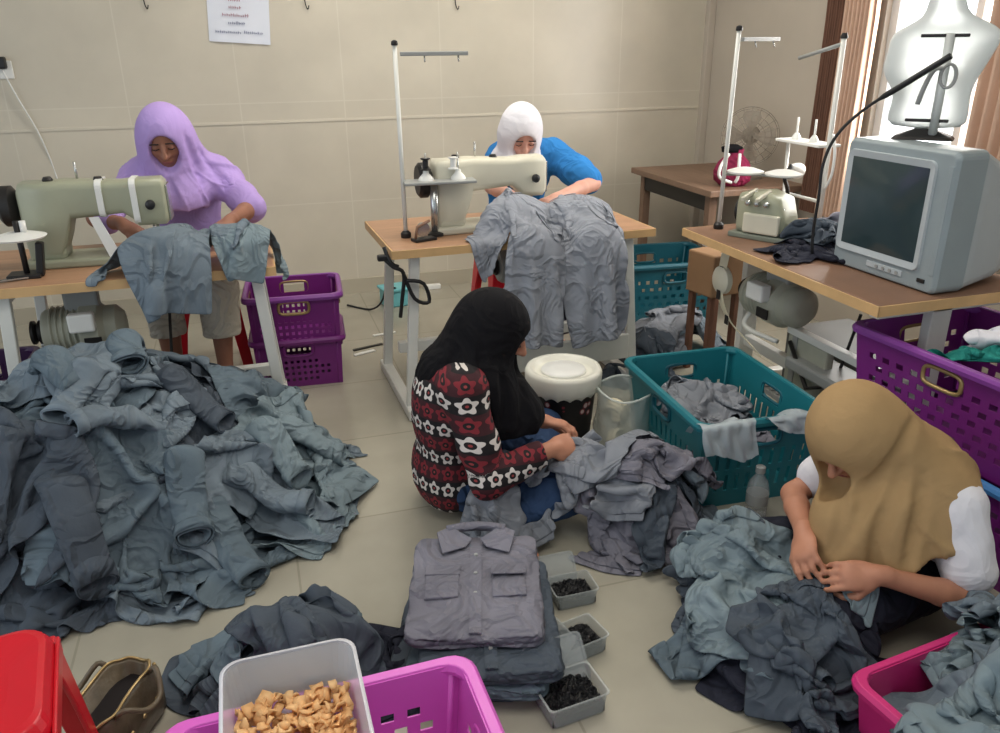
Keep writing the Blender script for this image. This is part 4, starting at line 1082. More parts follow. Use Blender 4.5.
# small bottle and cup in front of the teal crate
t = thing('water_bottle', 'small clear water bottle standing in front of the teal crate', 'bottle', (1.50, 1.97, 0))
mk_lathe('bottle_body', [(.03, 0), (.036, .006), (.036, .05), (.033, .055), (.036, .06), (.036, .12), (.030, .15), (.014, .175), (.013, .19)], M['box_clear'], t)
mk_lathe('bottle_cap', [(.016, .185), (.016, .205), (.012, .208)], M['metal_grey'], t); mk_lathe('label_band', [(.0365, .07), (.0368, .072), (.0368, .108), (.0365, .11)], M['metal_grey'], t)

# clear boxes of black buttons with their lids
def button_box(label, loc, rot, s=1.0, lid=None):
    t = thing('button_box', label, 'box', loc, rot)
    bm = BM(); w, d, h = .135 * s, .10 * s, .052 * s
    def rr(k, z): return [Vector((a, b, z)) for a, b in rrect(w * k, d * k, .012, 3)]
    loft(bm, [rr(.90, .0), rr(.92, .003), rr(1, h), rr(1.05, h + .001), rr(1.05, h + .004), rr(.985, h + .004), rr(.90, .005)], cap1=True)
    finish('box_shell', bm, M['box_clear'], t, smooth=False)
    bm = BM(); n, m_ = 26, 20; rr_ = np.random.default_rng(int(loc[0] * 1000)); vs = []
    for i in range(n + 1):
        vs.append([bm.verts.new(((-.5 + i / n) * w * .90, (-.5 + j / m_) * d * .88, h * .62 + .012 * s * rr_.random() - .012 * (2 * i / n - 1) ** 2)) for j in range(m_ + 1)])
    for i in range(n):
        for j in range(m_): bm.faces.new((vs[i][j], vs[i + 1][j], vs[i + 1][j + 1], vs[i][j + 1]))
    bot = [[bm.verts.new(((-.5 + i) * w * .88, (-.5 + j) * d * .86, .006)) for j in (0, 1)] for i in (0, 1)]
    o = finish('button_fill', bm, M['black_beads'], t); o['kind'] = 'stuff'
    bm = BM(); box(bm, -w * .45, w * .45, -d * .44, d * .44, .004, h * .5); finish('fill_side', bm, M['black_beads'], t)
    if lid:
        bm = BM(); loft(bm, [[Vector((a, b, z)) for a, b in rrect(w * 1.06, d * 1.06, .014, 3)] for z in (0, .008)] + [[Vector((a, b, .008)) for a, b in rrect(w * .98, d * .98, .01, 3)], [Vector((a, b, .004)) for a, b in rrect(w * .95, d * .95, .01, 3)]])
        bmesh.ops.transform(bm, matrix=lid, verts=bm.verts); finish('lid', bm, M['box_clear'], t)
    return t
button_box('clear box of black buttons, farthest of the three on the floor', (.755, 1.775, 0), math.radians(0), .95, Matrix.Translation((-.02, .095, .035)) @ Matrix.Rotation(.95, 4, 'X'))
button_box('clear box of black buttons, middle of the three on the floor', (.690, 1.575, 0), math.radians(12), 1.0, Matrix.Translation((-.078, .0, .03)) @ Matrix.Rotation(-1.0, 4, 'Y'))
button_box('clear box with few black buttons and open lid, nearest of the three', (.595, 1.395, 0), math.radians(6), 1.15, Matrix.Translation((0, .075, .07)) @ Matrix.Rotation(.9, 4, 'X'))

# frosted tub of crackers on the pink crate
t = thing('cracker_tub', 'frosted plastic tub of orange crackers on the pink crate', 'tub', (-.035, 1.035, .342), math.radians(.5))
bm = BM(); w, d, h = .235, .44, .115
def rr(k, z): return [Vector((a * k, b * (1 - (1 - k) * .6), z)) for a, b in rrect(w, d, .035, 5)]
loft(bm, [rr(.86, 0), rr(.88, .004), rr(.99, h)], cap1=False); o = finish('tub_wall', bm, M['tub_clear'], t, smooth=False)
bm = BM(); R = loft(bm, [rr(.985, h), rr(1.03, h - .004), rr(1.04, h + .004), rr(.985, h + .006)], cap0=False, cap1=False); finish('tub_rim', bm, M['tub_rim'], t, smooth=True)
o = None
bm = BM(); rc = random.Random(2)
for k in range(650):
    x, y = rc.uniform(-.098, .098), rc.uniform(-.20, .19); z = .010 + rc.random() * (.042 + .016 * math.exp(-((x - .02) / .06) ** 2 - (y / .1) ** 2))
    s = rc.uniform(.008, .014); mt = Matrix.Translation((x, y, z)) @ Euler((rc.uniform(-.9, .9), rc.uniform(-.9, .9), rc.uniform(0, 6))).to_matrix().to_4x4()
    g = [[bm.verts.new(mt @ Vector((s * (i - 1), s * .8 * (j - 1), .006 * math.sin(i * 1.6 + j)))) for j in range(3)] for i in range(3)]
    for i in range(2):
        for j in range(2): bm.faces.new((g[i][j], g[i + 1][j], g[i + 1][j + 1], g[i][j + 1]))
o = finish('crackers', bm, M['chips'], None, smooth=True); md = o.modifiers.new('thick', 'SOLIDIFY'); md.thickness = .003
o.location = t.location; o.rotation_euler = t.rotation_euler; o['kind'] = 'stuff'; tag(o, 'heap of thin orange crackers inside the frosted tub', 'crackers')

# red stool
def stool(label, loc, rot, s=1.0):
    t = thing('plastic_stool', label, 'stool', loc, rot)
    H, W, B = .45 * s, .29 * s, .37 * s
    bm = BM()
    loft(bm, [[Vector((a, b, z)) for a, b in rrect(W * k, W * k, .05 * s, 5)] for k, z in ((1.06, H - .06), (1.02, H - .02), (.97, H - .003), (.9, H), (.6, H - .006), (.25, H - .008), (.1, H - .02))])
    finish('seat', bm, M['red'], t, smooth=False, bevel=.003)
    for k in range(3): mk_box('seat_slot', (-.05 * s + .05 * s * k - .006, -.05 * s + .05 * s * k + .006, -.07 * s, .07 * s, H - .0075, H - .003), M['bag_inside'], t)
    for sx in (-1, 1):
        for sy in (-1, 1):
            bm = BM(); rings = []
            for z, wd in ((H - .04, .085), (H * .6, .06), (.0, .045)):
                k = W + (B - W) * (1 - z / H); X, Y = sx * k / 2, sy * k / 2; th = .010
                L_ = [(X, Y), (X - sx * wd, Y), (X - sx * wd, Y - sy * th), (X - sx * th, Y - sy * th), (X - sx * th, Y - sy * wd), (X, Y - sy * wd)]
                rings.append([Vector((a, b, z)) for a, b in L_])
            loft(bm, rings); finish('leg', bm, M['red'], t, bevel=.004)
    for ax in (0, 1):
        for sg in (-1, 1):
            k = W + (B - W) * .3
            d_ = (-k / 2 + .03, k / 2 - .03, sg * W * .53 - .004, sg * W * .53 + .004, H - .065 * s, H - .03) if ax == 0 else (sg * W * .53 - .004, sg * W * .53 + .004, -k / 2 + .03, k / 2 - .03, H - .065 * s, H - .03)
            mk_box('apron', d_, M['red'], t, bevel=.003)
    return t
stool('glossy red plastic stool in the lower left corner beside the handbag', (-.605, 1.30, 0), math.radians(9), 1.05)
stool('red plastic stool under the woman in the lilac headscarf', (-.28, 4.02, 0), math.radians(5), .98)
stool('red plastic stool under the woman in the white headscarf', (1.30, 4.08, 0), math.radians(5), .98)

# handbag
t = thing('handbag', 'olive brown leather handbag open on the floor by the red stool', 'handbag', (-.44, 1.62, 0), math.radians(66)); t.scale = (.86, .86, .8)
bm = BM()
def hb(w, d, z, sag=0): return [Vector((.5 * w * math.copysign(abs(math.cos(a)) ** .6, math.cos(a)), .5 * d * math.copysign(abs(math.sin(a)) ** .75, math.sin(a)) * (1 + .04 * math.sin(5 * a)), z - sag * abs(math.cos(a)) ** 3 + .004 * math.sin(7 * a))) for a in np.linspace(0, 2 * PI, 44, endpoint=False)]
loft(bm, [hb(.28, .12, .002), hb(.31, .15, .02), hb(.30, .16, .09), hb(.26, .13, .17, .02), hb(.25, .12, .195, .02), hb(.235, .105, .19, .02), hb(.22, .09, .10)])
finish('bag_body', bm, M['bag_brown'], t, smooth=True)
bm = BM(); loft(bm, [hb(.225, .095, .125), hb(.226, .096, .13)]); finish('lining', bm, M['bag_inside'], t)
for sg in (-1, 1): mk_tube('strap', curve_pts([(-.08, sg * .06, .18), (-.075, sg * .085, .20), (-.03, sg * .115, .16), (.03, sg * .115, .155), (.075, sg * .085, .20), (.08, sg * .06, .18)], 20), .008, M['bag_brown'], t)
bm = BM(); tube(bm, hb(.256, .126, .197, .02) + hb(.256, .126, .197, .02)[:1], .004, 8, False); finish('zip_edge', bm, M['gold'], t, smooth=True)
mk_tube('chain', curve_pts([(.12, -.05, .17), (.15, -.03, .10), (.15, .03, .05), (.13, .06, .12)], 16), .005, M['gold'], t)
for k in range(3): mk_lathe('stud', [(.008, 0), (.006, .004)], M['gold'], t, seg=12, mtx=Matrix.Translation((-.06 + .06 * k, -.078, .10)) @ Matrix.Rotation(PI / 2, 4, 'X'))

t = thing('plastic_tub', 'white lidded plastic tub cut off at the bottom left corner', 'tub', (-.52, 1.10, 0))
mk_lathe('tub_body', [(.06, 0), (.07, .01), (.078, .42)], M['tub_rim'], t); mk_lathe('lid', [(.082, .41), (.084, .43), (.078, .455), (.05, .462), (.02, .462)], M['white_plastic'], t)

# contents of the upper purple crate: teal mesh bundle, white cloth pack
o = None
# ---------------------------------------------------------------- people
def V3(*a): return np.array(a, float)
def head_prims(c, f, u, s=1.0):
    """skull, jaw, nose, sockets, lips, ears; c = head centre, f = facing, u = up"""
    A = axes(f, u); r, f, u = A[:, 0], A[:, 1], A[:, 2]; L = lambda x, y, z: c + (r * x + f * y + u * z) * s
    P = [ELL(L(0, -.012, .025), (.074 * s, .094 * s, .088 * s), A, .01), ELL(L(0, .020, -.035), (.062 * s, .070 * s, .078 * s), A, .03),
         ELL(L(0, .055, -.085), (.028 * s, .026 * s, .022 * s), A, .03), CAP(L(0, .092, .015), L(0, .112, -.022), .007 * s, .0125 * s, .012),
         ELL(L(-.0125, .098, -.026), (.008 * s, .009 * s, .007 * s), A, .008), ELL(L(.0125, .098, -.026), (.008 * s, .009 * s, .007 * s), A, .008),
         ELL(L(-.034, .055, -.02), (.024 * s, .026 * s, .022 * s), A, .02), ELL(L(.034, .055, -.02), (.024 * s, .026 * s, .022 * s), A, .02)]
    for x in (-.031, .031):
        P.append(ELL(L(x, .098, .008), (.017 * s, .014 * s, .011 * s), A, .012, '-')); P.append(ELL(L(x, .078, .008), (.0135 * s, .0135 * s, .0125 * s), A, .004))
        P.append(ELL(L(x * 2.35, -.01, -.005), (.008 * s, .02 * s, .03 * s), A, .006))
    P.append(CAP(L(-.018, .085, -.057), L(.018, .085, -.057), .007 * s, None, .008)); P.append(CAP(L(-.015, .083, -.067), L(.015, .083, -.067), .0075 * s, None, .006))
    return P
def face_bits(root, body, c, f, u, s=1.0):
    A = axes(f, u); r, f, u = A[:, 0], A[:, 1], A[:, 2]; L = lambda x, y, z: Vector(c + (r * x + f * y + u * z) * s)
    for x in (-.031, .031):
        o = mk_tube('eyebrow', [L(x - .017, .088, .028), L(x, .0935, .033), L(x + .017, .088, .029)], .0032 * s, M['brow'], root, seg=6)
        o = mk_tube('eyelashes', [L(x - .014, .0885, .006), L(x, .0935, .003), L(x + .014, .0885, .006)], .002 * s, M['brow'], root, seg=6)
    mk_tube('lips', [L(-.019, .087, -.060), L(-.008, .0915, -.0595), L(.008, .0915, -.0595), L(.019, .087, -.060)], .0045 * s, M['lip'], root, seg=6)

def hand_prims(w, d, n, side, curl=.7, s=1.0, spread=.12, pinch=False):
    """w wrist, d forearm-to-finger direction, n back-of-hand normal, side +1 when the thumb lies along d x n"""
    d = d / np.linalg.norm(d); n = n - d * (n @ d); n = n / np.linalg.norm(n); l = np.cross(d, n) * side    # l points to the thumb side
    L = lambda a, b, c: w + (d * a + l * b + n * c) * s
    A = np.array([l, d, n]).T
    P = [ELL(L(.045, 0, 0), (.038 * s, .05 * s, .0155 * s), A, .012), ELL(L(.066, .002, .001), (.039 * s, .026 * s, .013 * s), A, .01), CAP(L(-.02, 0, 0), L(.02, 0, 0), .022 * s, .022 * s, .015)]
    for k, (b, ln) in enumerate(((.029, .072), (.010, .080), (-.009, .074), (-.027, .058))):
        a0 = L(.080 - .006 * (k == 3), b, .0); cur = curl * (1 + .12 * k); dirv = d + l * (spread * (1.2 - .8 * k) * .6); p = a0; ang = .25 * cur
        for q, fr in enumerate((.45, .30, .25)):
            ang += cur * (.55 if q == 0 else .75); v = dirv * math.cos(ang) - n * math.sin(ang); v /= np.linalg.norm(v); e = p + v * ln * fr * s
            P.append(CAP(p, e, (.0092 - .0009 * q) * s, (.0086 - .0010 * q) * s, .004)); p = e
    t0 = L(.022, .026, -.006); t1 = L(.052, .050, -.016 - .012 * curl); t2 = L(.082, .050, -.03 - .016 * curl); t3 = L(.102, .036, -.04 - .018 * curl)
    P += [CAP(t0, t1, .0135 * s, .0115 * s, .01), CAP(t1, t2, .011 * s, .0095 * s, .004), CAP(t2, t3, .0098 * s, .008 * s, .004)]
    return P

def arm_prims(sh, el, wr, s=1.0):
    m1 = sh * .55 + el * .45; m2 = el * .65 + wr * .35
    return [CAP(sh, m1, .046 * s, .042 * s, .02), CAP(m1, el, .042 * s, .036 * s, .015), CAP(el, m2, .037 * s, .036 * s, .012), CAP(m2, wr, .036 * s, .024 * s, .012)]
def leg_prims(hip, kn, an, toe, s=1.0):
    hl = an + (an - toe) / np.linalg.norm(an - toe) * .045 * s + V3(0, 0, -.03 * s)
    ball = toe * .7 + an * .3 + V3(0, 0, -.012 * s)
    return [CAP(hip, kn, .082 * s, .055 * s, .03), CAP(kn, kn * .6 + an * .4, .054 * s, .05 * s, .015), CAP(kn * .6 + an * .4, an, .05 * s, .032 * s, .015),
            CAP(an, hl, .030 * s, .028 * s, .012), CAP(hl, ball, .028 * s, .030 * s, .012), CAP(ball, toe, .029 * s, .018 * s, .01), CAP(ball + np.cross(toe - an, V3(0, 0, 1)) * .12, toe + np.cross(toe - an, V3(0, 0, 1)) * .10, .018 * s, .014 * s, .01)]
def torso_prims(hip, ch, nk, shl, shr, hc, s=1.0, e=0.0):
    lat = shr - shl; lat = lat / np.linalg.norm(lat); up = ch - hip; fwd = np.cross(up, lat)
    A = axes(fwd, up)
    wa = hip * .45 + ch * .55
    return [ELL(hip, ((.155 + e) * s, (.115 + e) * s, (.12 + e) * s), A, .03), ELL(wa, ((.128 + e) * s, (.098 + e) * s, (.16 + e) * s), A, .06), ELL(ch, ((.150 + e) * s, (.105 + e) * s, (.15 + e) * s), A, .06),
            CAP(shl * .85 + ch * .15 + (nk - ch) * .2, shr * .85 + ch * .15 + (nk - ch) * .2, (.062 + e) * s, (.062 + e) * s, .05)]
def neck_prims(nk, hc, s=1.0): return [CAP(nk - (hc - nk) * .25, hc * .8 + nk * .2, .052 * s, .050 * s, .03)]

def fold_line(P, pts, r=.013, depth=.55):
    """a crease sunk into the cloth surface along a line of points near it"""
    o = np.array([0, 0, 1.51]); out = []; hit = []
    pts = np.array(pts); q = np.concatenate([np.linspace(pts[i], pts[i + 1], 5)[:-1] for i in range(len(pts) - 1)] + [pts[-1:]])
    for k in range(3): q[1:-1] = q[1:-1] * .5 + (q[:-2] + q[2:]) * .25
    for p in q:
        d = (p - o) / np.linalg.norm(p - o); t = np.linalg.norm(p - o) - .5; ok = False
        for _ in range(60):
            v = float(sdf_points(P, (o + d * t)[None].astype('f4'))[0])
            if v < .0008: ok = True; break
            t += max(v * .7, .0006)
            if t > np.linalg.norm(p - o) + .3: break
        if ok: hit.append(o + d * (t - r * (1 - depth)))
    for i in range(len(hit) - 1):
        if np.linalg.norm(hit[i] - hit[i + 1]) > .12: continue
        f0 = .55 + .45 * math.sin(PI * (i + .5) / len(hit)); out.append(CAP(hit[i], hit[i + 1], r * f0, None, .018, '-'))
    return out

def hijab(root, m, c, f, u, chest, back, shl, shr, s=1.0, front=.10, side=.9, seed=0, folds=.006, extra=(), backr=.11, hem=None, grooves=(), carve=(.056, .070, .078), cz=-.014, blend=.07):
    """headscarf: snug hood round the face, drape over chest, back and shoulders"""
    A = axes(f, u); r, f, u = A[:, 0], A[:, 1], A[:, 2]; L = lambda x, y, z: c + (r * x + f * y + u * z) * s
    sl, sr = shl * side + (shl + shr) / 2 * (1 - side), shr * side + (shl + shr) / 2 * (1 - side)
    P = [ELL(L(0, -.018, .008), (.094 * s, .117 * s, .118 * s), A, .02), ELL(L(0, -.005, -.055), (.086 * s, .098 * s, .085 * s), A, .04),
         CAP(L(0, -.030, -.005), back, .092 * s, backr, blend), CAP(L(0, .025, -.085), chest, .066 * s, front, blend),
         CAP(L(-.03, -.02, -.045), sl, .066 * s, .070, blend), CAP(L(.03, -.02, -.045), sr, .066 * s, .070, blend), CAP(sl, chest, .06, front * .8, blend), CAP(sr, chest, .06, front * .8, blend)]
    P += list(extra)
    if hem is not None: P += [CUT(hem[0], hem[1], .006)]
    P += [q for g in grooves for q in fold_line(P, *g)]
    P += [ELL(L(0, .110, cz), tuple(q * s for q in carve), A, .010, '-')]
    def disp(V, N):
        q = V - c; z = q @ u; fade = np.clip((-.05 - z) / .16, 0, 1)
        ang = np.arctan2(q @ r, q @ f); nz = vnoise(V, 5, seed)
        cr = 1 - np.abs(np.sin(ang * 3.5 + .5 * nz + z * 3 + seed)); cr2 = 1 - np.abs(np.sin(ang * 6.5 - z * 5 + .7 * nz))
        hood = np.clip((z + .02) / .1, 0, 1)
        return -folds * fade * (1.6 * cr ** 5 + .9 * cr2 ** 6) + .0025 * (1 - hood) * vnoise(V, 14, seed + 1)
    return sdf_mesh('headscarf', P, m, root, .006, disp)

def wrinkle(a, sc, seed):
    return lambda V, N: a * vnoise(V, sc, seed) + a * .6 * (1 - np.abs(vnoise(V, sc * 1.7, seed + 3))) 

PEOPLE = {}
# A: woman in lilac behind the left table, facing the camera, head bowed
def woman_lilac():
    t = thing('person', 'woman in a lilac headscarf and lilac top sewing at the left table', 'person', (-.30, 4.0, 0))
    t.location = (0, 0, 0)
    hip, ch, nk = V3(-.29, 4.02, .56), V3(-.29, 3.90, .90), V3(-.295, 3.82, 1.05)
    shl, shr = V3(-.455, 3.86, .965), V3(-.135, 3.86, .965)
    hc = V3(-.318, 3.72, 1.160); f, u = V3(-.05, -.86, -.50), V3(-.08, -.5, .86)
    eR, wR, eL, wL = V3(-.62, 3.62, .86), V3(-.50, 3.45, .86), V3(.0, 3.66, .86), V3(-.10, 3.44, .845)
    hipl, hipr = V3(-.37, 3.98, .53), V3(-.21, 3.98, .53); kl, kr = V3(-.42, 3.60, .53), V3(-.19, 3.58, .53)
    al, ar = V3(-.42, 3.62, .10), V3(-.20, 3.50, .20); tl, tr = V3(-.43, 3.42, .09), V3(-.20, 3.31, .175)
    P = torso_prims(hip, ch, nk, shl, shr, hc) + neck_prims(nk, hc) + head_prims(hc, f, u) + arm_prims(shl, eR, wR) + arm_prims(shr, eL, wL)
    P += hand_prims(wR, V3(.5, -.7, -.25), V3(0, -.2, 1), -1, .6) + hand_prims(wL, V3(-.45, -.8, -.15), V3(0, -.2, 1), 1, .5)
    P += leg_prims(hipl, kl, al, tl) + leg_prims(hipr, kr, ar, tr)
    b = sdf_mesh('body', P, M['skin_dark'], t, .0055); face_bits(t, b, hc, f, u)
    S = torso_prims(hip, ch, nk, shl, shr, hc, 1.0, .016) + [CAP(shl, shl * .3 + eR * .7, .066, .066, .03), CAP(shl * .3 + eR * .7, eR * .55 + wR * .45, .06, .055, .03), CAP(shr, shr * .3 + eL * .7, .068, .068, .03), CAP(shr * .3 + eL * .7, eL * .92 + wL * .08, .066, .066, .03)]
    sdf_mesh('blouse', S, M['lilac'], t, .007, wrinkle(.005, 18, 2))
    hijab(t, M['lilac'], hc, f, u, V3(-.29, 3.75, .90), V3(-.29, 3.92, .96), shl, shr, 1.02, .095, 1.0, 3, folds=.009, hem=(V3(-.29, 3.7, .865), V3(0, .15, -1)), grooves=(([(-.232, 3.7, 1.167), (-.202, 3.7, 1.043), (-.19, 3.7, .894), (-.198, 3.7, .719)], .016), ([(-.323, 3.7, .978), (-.314, 3.7, .88), (-.321, 3.7, .781)], .014), ([(-.185, 3.7, 1.104), (-.127, 3.7, .997), (-.081, 3.7, .909)], .014)),
          extra=[CAP(shr, shr * .45 + eL * .55, .072, .07, .05), CAP(shl, shl * .6 + eR * .4, .07, .068, .05)], carve=(.060, .072, .084))
    T = [ELL(hip, (.175, .15, .13), None, .03), CAP(hipl, kl, .10, .08, .03), CAP(hipr, kr, .10, .085, .03), CAP(kl, kl * .3 + al * .7, .08, .08, .03), CAP(kr, kr * .45 + ar * .55, .085, .085, .03), CUT(V3(-.3, 3.6, .335), V3(0, .0, -1))]
    sdf_mesh('trousers', T, M['cream_cloth'], t, .007, wrinkle(.005, 14, 5))
    return t
woman_lilac()

# B: woman in white headscarf and blue shirt behind the middle table
def woman_white():
    t = thing('person', 'woman in a white headscarf and blue short-sleeved top at the middle table', 'person')
    hip, ch, nk = V3(1.33, 4.08, .56), V3(1.32, 3.97, .89), V3(1.295, 3.88, 1.03)
    shl, shr = V3(1.235, 4.0, .95), V3(1.50, 3.91, .975)
    hc = V3(1.278, 3.78, 1.115); f, u = V3(-.08, -.76, -.66), V3(-.06, -.68, .74)
    eR, wR, eL, wL = V3(1.13, 3.80, .86), V3(1.14, 3.55, .86), V3(1.615, 3.68, .865), V3(1.33, 3.46, .845)
    hipl, hipr = V3(1.25, 4.04, .53), V3(1.41, 4.04, .53); kl, kr = V3(1.22, 3.66, .53), V3(1.44, 3.66, .53)
    al, ar = V3(1.22, 3.64, .10), V3(1.43, 3.66, .10); tl, tr = V3(1.22, 3.45, .06), V3(1.44, 3.48, .06)
    P = torso_prims(hip, ch, nk, shl, shr, hc) + neck_prims(nk, hc) + head_prims(hc, f, u) + arm_prims(shl, eR, wR) + arm_prims(shr, eL, wL)
    P += hand_prims(wR, V3(.2, -.8, -.2), V3(0, -.2, 1), -1, .6) + hand_prims(wL, V3(-.8, -.45, -.1), V3(0, -.1, 1), 1, .5)
    P += leg_prims(hipl, kl, al, tl) + leg_prims(hipr, kr, ar, tr)
    b = sdf_mesh('body', P, M['skin_light'], t, .0055); face_bits(t, b, hc, f, u)
    S = torso_prims(hip, ch, nk, shl, shr, hc, 1.0, .018) + [CAP(shl, shl * .3 + eR * .7, .072, .07, .03), CAP(shr, shr * .45 + eL * .55, .078, .076, .03), CAP(shr * .45 + eL * .55, shr * .12 + eL * .88, .076, .07, .03), CUT(eR * .8 + shl * .2, eR - shl)] 
    sdf_mesh('top', S, M['blue_shirt'], t, .007, wrinkle(.005, 18, 7))
    hijab(t, M['white_cloth'], hc, f, u, V3(1.255, 3.76, .93), V3(1.30, 3.95, .98), V3(1.2, 3.90, .96), V3(1.38, 3.90, .97), 1.02, .075, .7, 8, folds=.005, backr=.09, blend=.04)
    T = [ELL(hip, (.175, .15, .13), None, .03), CAP(hipl, kl, .10, .075, .03), CAP(hipr, kr, .10, .075, .03), CAP(kl, al, .075, .07, .03), CAP(kr, ar, .075, .07, .03), CUT(V3(1.3, 3.6, .12), V3(0, 0, -1))]
    sdf_mesh('trousers', T, M['dark_cloth'], t, .007, wrinkle(.005, 14, 9))
    return t
woman_white()

# C: woman in black headscarf and printed blouse sitting cross-legged, turned to the right
def woman_black():
    t = thing('person', 'woman in a black headscarf and flower-printed blouse sitting cross-legged on the floor', 'person')
    hip, ch, nk = V3(.555, 2.40, .13), V3(.545, 2.37, .42), V3(.60, 2.36, .55)
    shl, shr = V3(.60, 2.53, .50), V3(.555, 2.20, .50)                     # left (far) and right (near) shoulder
    hc = V3(.705, 2.345, .645); f, u = V3(.78, -.42, -.46), V3(.46, -.20, .86)
    eR, wR = V3(.60, 2.10, .245), V3(.815, 2.125, .305); eL, wL = V3(.72, 2.56, .27), V3(.86, 2.33, .305)
    hipl, hipr = V3(.60, 2.50, .11), V3(.60, 2.30, .11); kl, kr = V3(.96, 2.58, .15), V3(.93, 2.12, .14)
    al, ar = V3(.86, 2.26, .07), V3(.66, 2.12, .06); tl, tr = V3(.75, 2.10, .045), V3(.70, 1.95, .04)
    P = torso_prims(hip, ch, nk, shl, shr, hc) + neck_prims(nk, hc) + head_prims(hc, f, u) + arm_prims(shl, eL, wL) + arm_prims(shr, eR, wR)
    P += hand_prims(wR, V3(.88, .28, -.02), V3(.1, -.70, .7), 1, .5) + hand_prims(wL, V3(.80, -.40, -.12), V3(.2, .2, .95), -1, .55)
    P += leg_prims(hipl, kl, al, tl, .95) + leg_prims(hipr, kr, ar, tr, .95)
    b = sdf_mesh('body', P, M['skin'], t, .005); face_bits(t, b, hc, f, u)
    sl_n = wR * .86 + eR * .14
    S = torso_prims(hip, ch, nk, shl, shr, hc, 1.0, .018) + [ELL(hip + V3(.015, 0, .03), (.150, .162, .14), None, .03), CAP(shr, shr * .4 + eR * .6, .072, .064, .03), CAP(shr * .4 + eR * .6, eR, .062, .058, .025), CAP(eR, wR * .90 + eR * .10, .057, .046, .02), CAP(shl, eL, .072, .058, .03), CAP(eL, wL * .85 + eL * .15, .057, .046, .02), CUT(V3(.55, 2.4, .035), V3(.12, 0, -1), .01), CUT(wR * .88 + eR * .12, wR - eR + V3(.05, 0, 0), .004)]
    bl = sdf_mesh('blouse', S, M['flower'], t, .006, wrinkle(.004, 20, 11))
    # print coordinates: around the limb / along it, in small flowers
    me = bl.data; n = len(me.vertices); co_ = np.empty(n * 3, 'f4'); me.vertices.foreach_get('co', co_); co_ = co_.reshape(-1, 3)
    def along(P_, a, b_): ab = b_ - a; return np.clip(((P_ - a) @ ab) / (ab @ ab), -.2, 1.2)
    uvp = np.zeros((n, 3), 'f4')
    fore = np.minimum(_seg(co_.astype('f4'), eR, wR, 0, 0), _seg(co_.astype('f4'), eL, wL, 0, 0)) < .066
    q = co_ - np.array([.56, 2.37, 0]); ang = np.arctan2(q[:, 1], q[:, 0])
    uvp[:, 0] = ang * .16 / .058; uvp[:, 1] = co_[:, 2] / .058
    uvp[fore, 0] = co_[fore, 0] / .058; uvp[fore, 1] = (co_[fore, 2] + .25 * (co_[fore, 1] - 2.1)) / .058
    at = me.attributes.new('print_uv', 'FLOAT_VECTOR', 'POINT'); at.data.foreach_set('vector', uvp.ravel())
    hijab(t, M['black_cloth'], hc, f, u, V3(.745, 2.29, .36), V3(.555, 2.36, .50), V3(.62, 2.46, .50), V3(.60, 2.25, .50), 1.05, .085, .9, 12, folds=.006, backr=.115, carve=(.056, .072, .076), cz=-.026, hem=(V3(.7, 2.3, .325), V3(.15, 0, -1)), grooves=(([(.704, 2.27, .531), (.72, 2.27, .43), (.712, 2.27, .285)], .016), ([(.768, 2.27, .512), (.786, 2.27, .402), (.761, 2.27, .277)], .016), ([(.629, 2.27, .615), (.639, 2.27, .459), (.65, 2.27, .295)], .016), ([(.548, 2.27, .625), (.512, 2.27, .529), (.446, 2.27, .486)], .014)),
          extra=[CAP(V3(.745, 2.29, .36), V3(.755, 2.28, .28), .075, .075, .05), CAP(V3(.64, 2.27, .50), V3(.69, 2.24, .37), .075, .06, .05)])
    T = [ELL(hip, (.14, .15, .12), None, .03), CAP(hipl, kl, .092, .072, .03), CAP(hipr, kr, .095, .072, .03), CAP(kl, al * .9 + kl * .1, .07, .058, .02), CAP(kr, ar * .86 + kr * .14, .07, .055, .02), CUT(V3(0, 0, .012), V3(0, 0, -1), .008)]
    sdf_mesh('jeans', T, M['jeans'], t, .006, wrinkle(.004, 18, 13))
    return t
PC = woman_black()

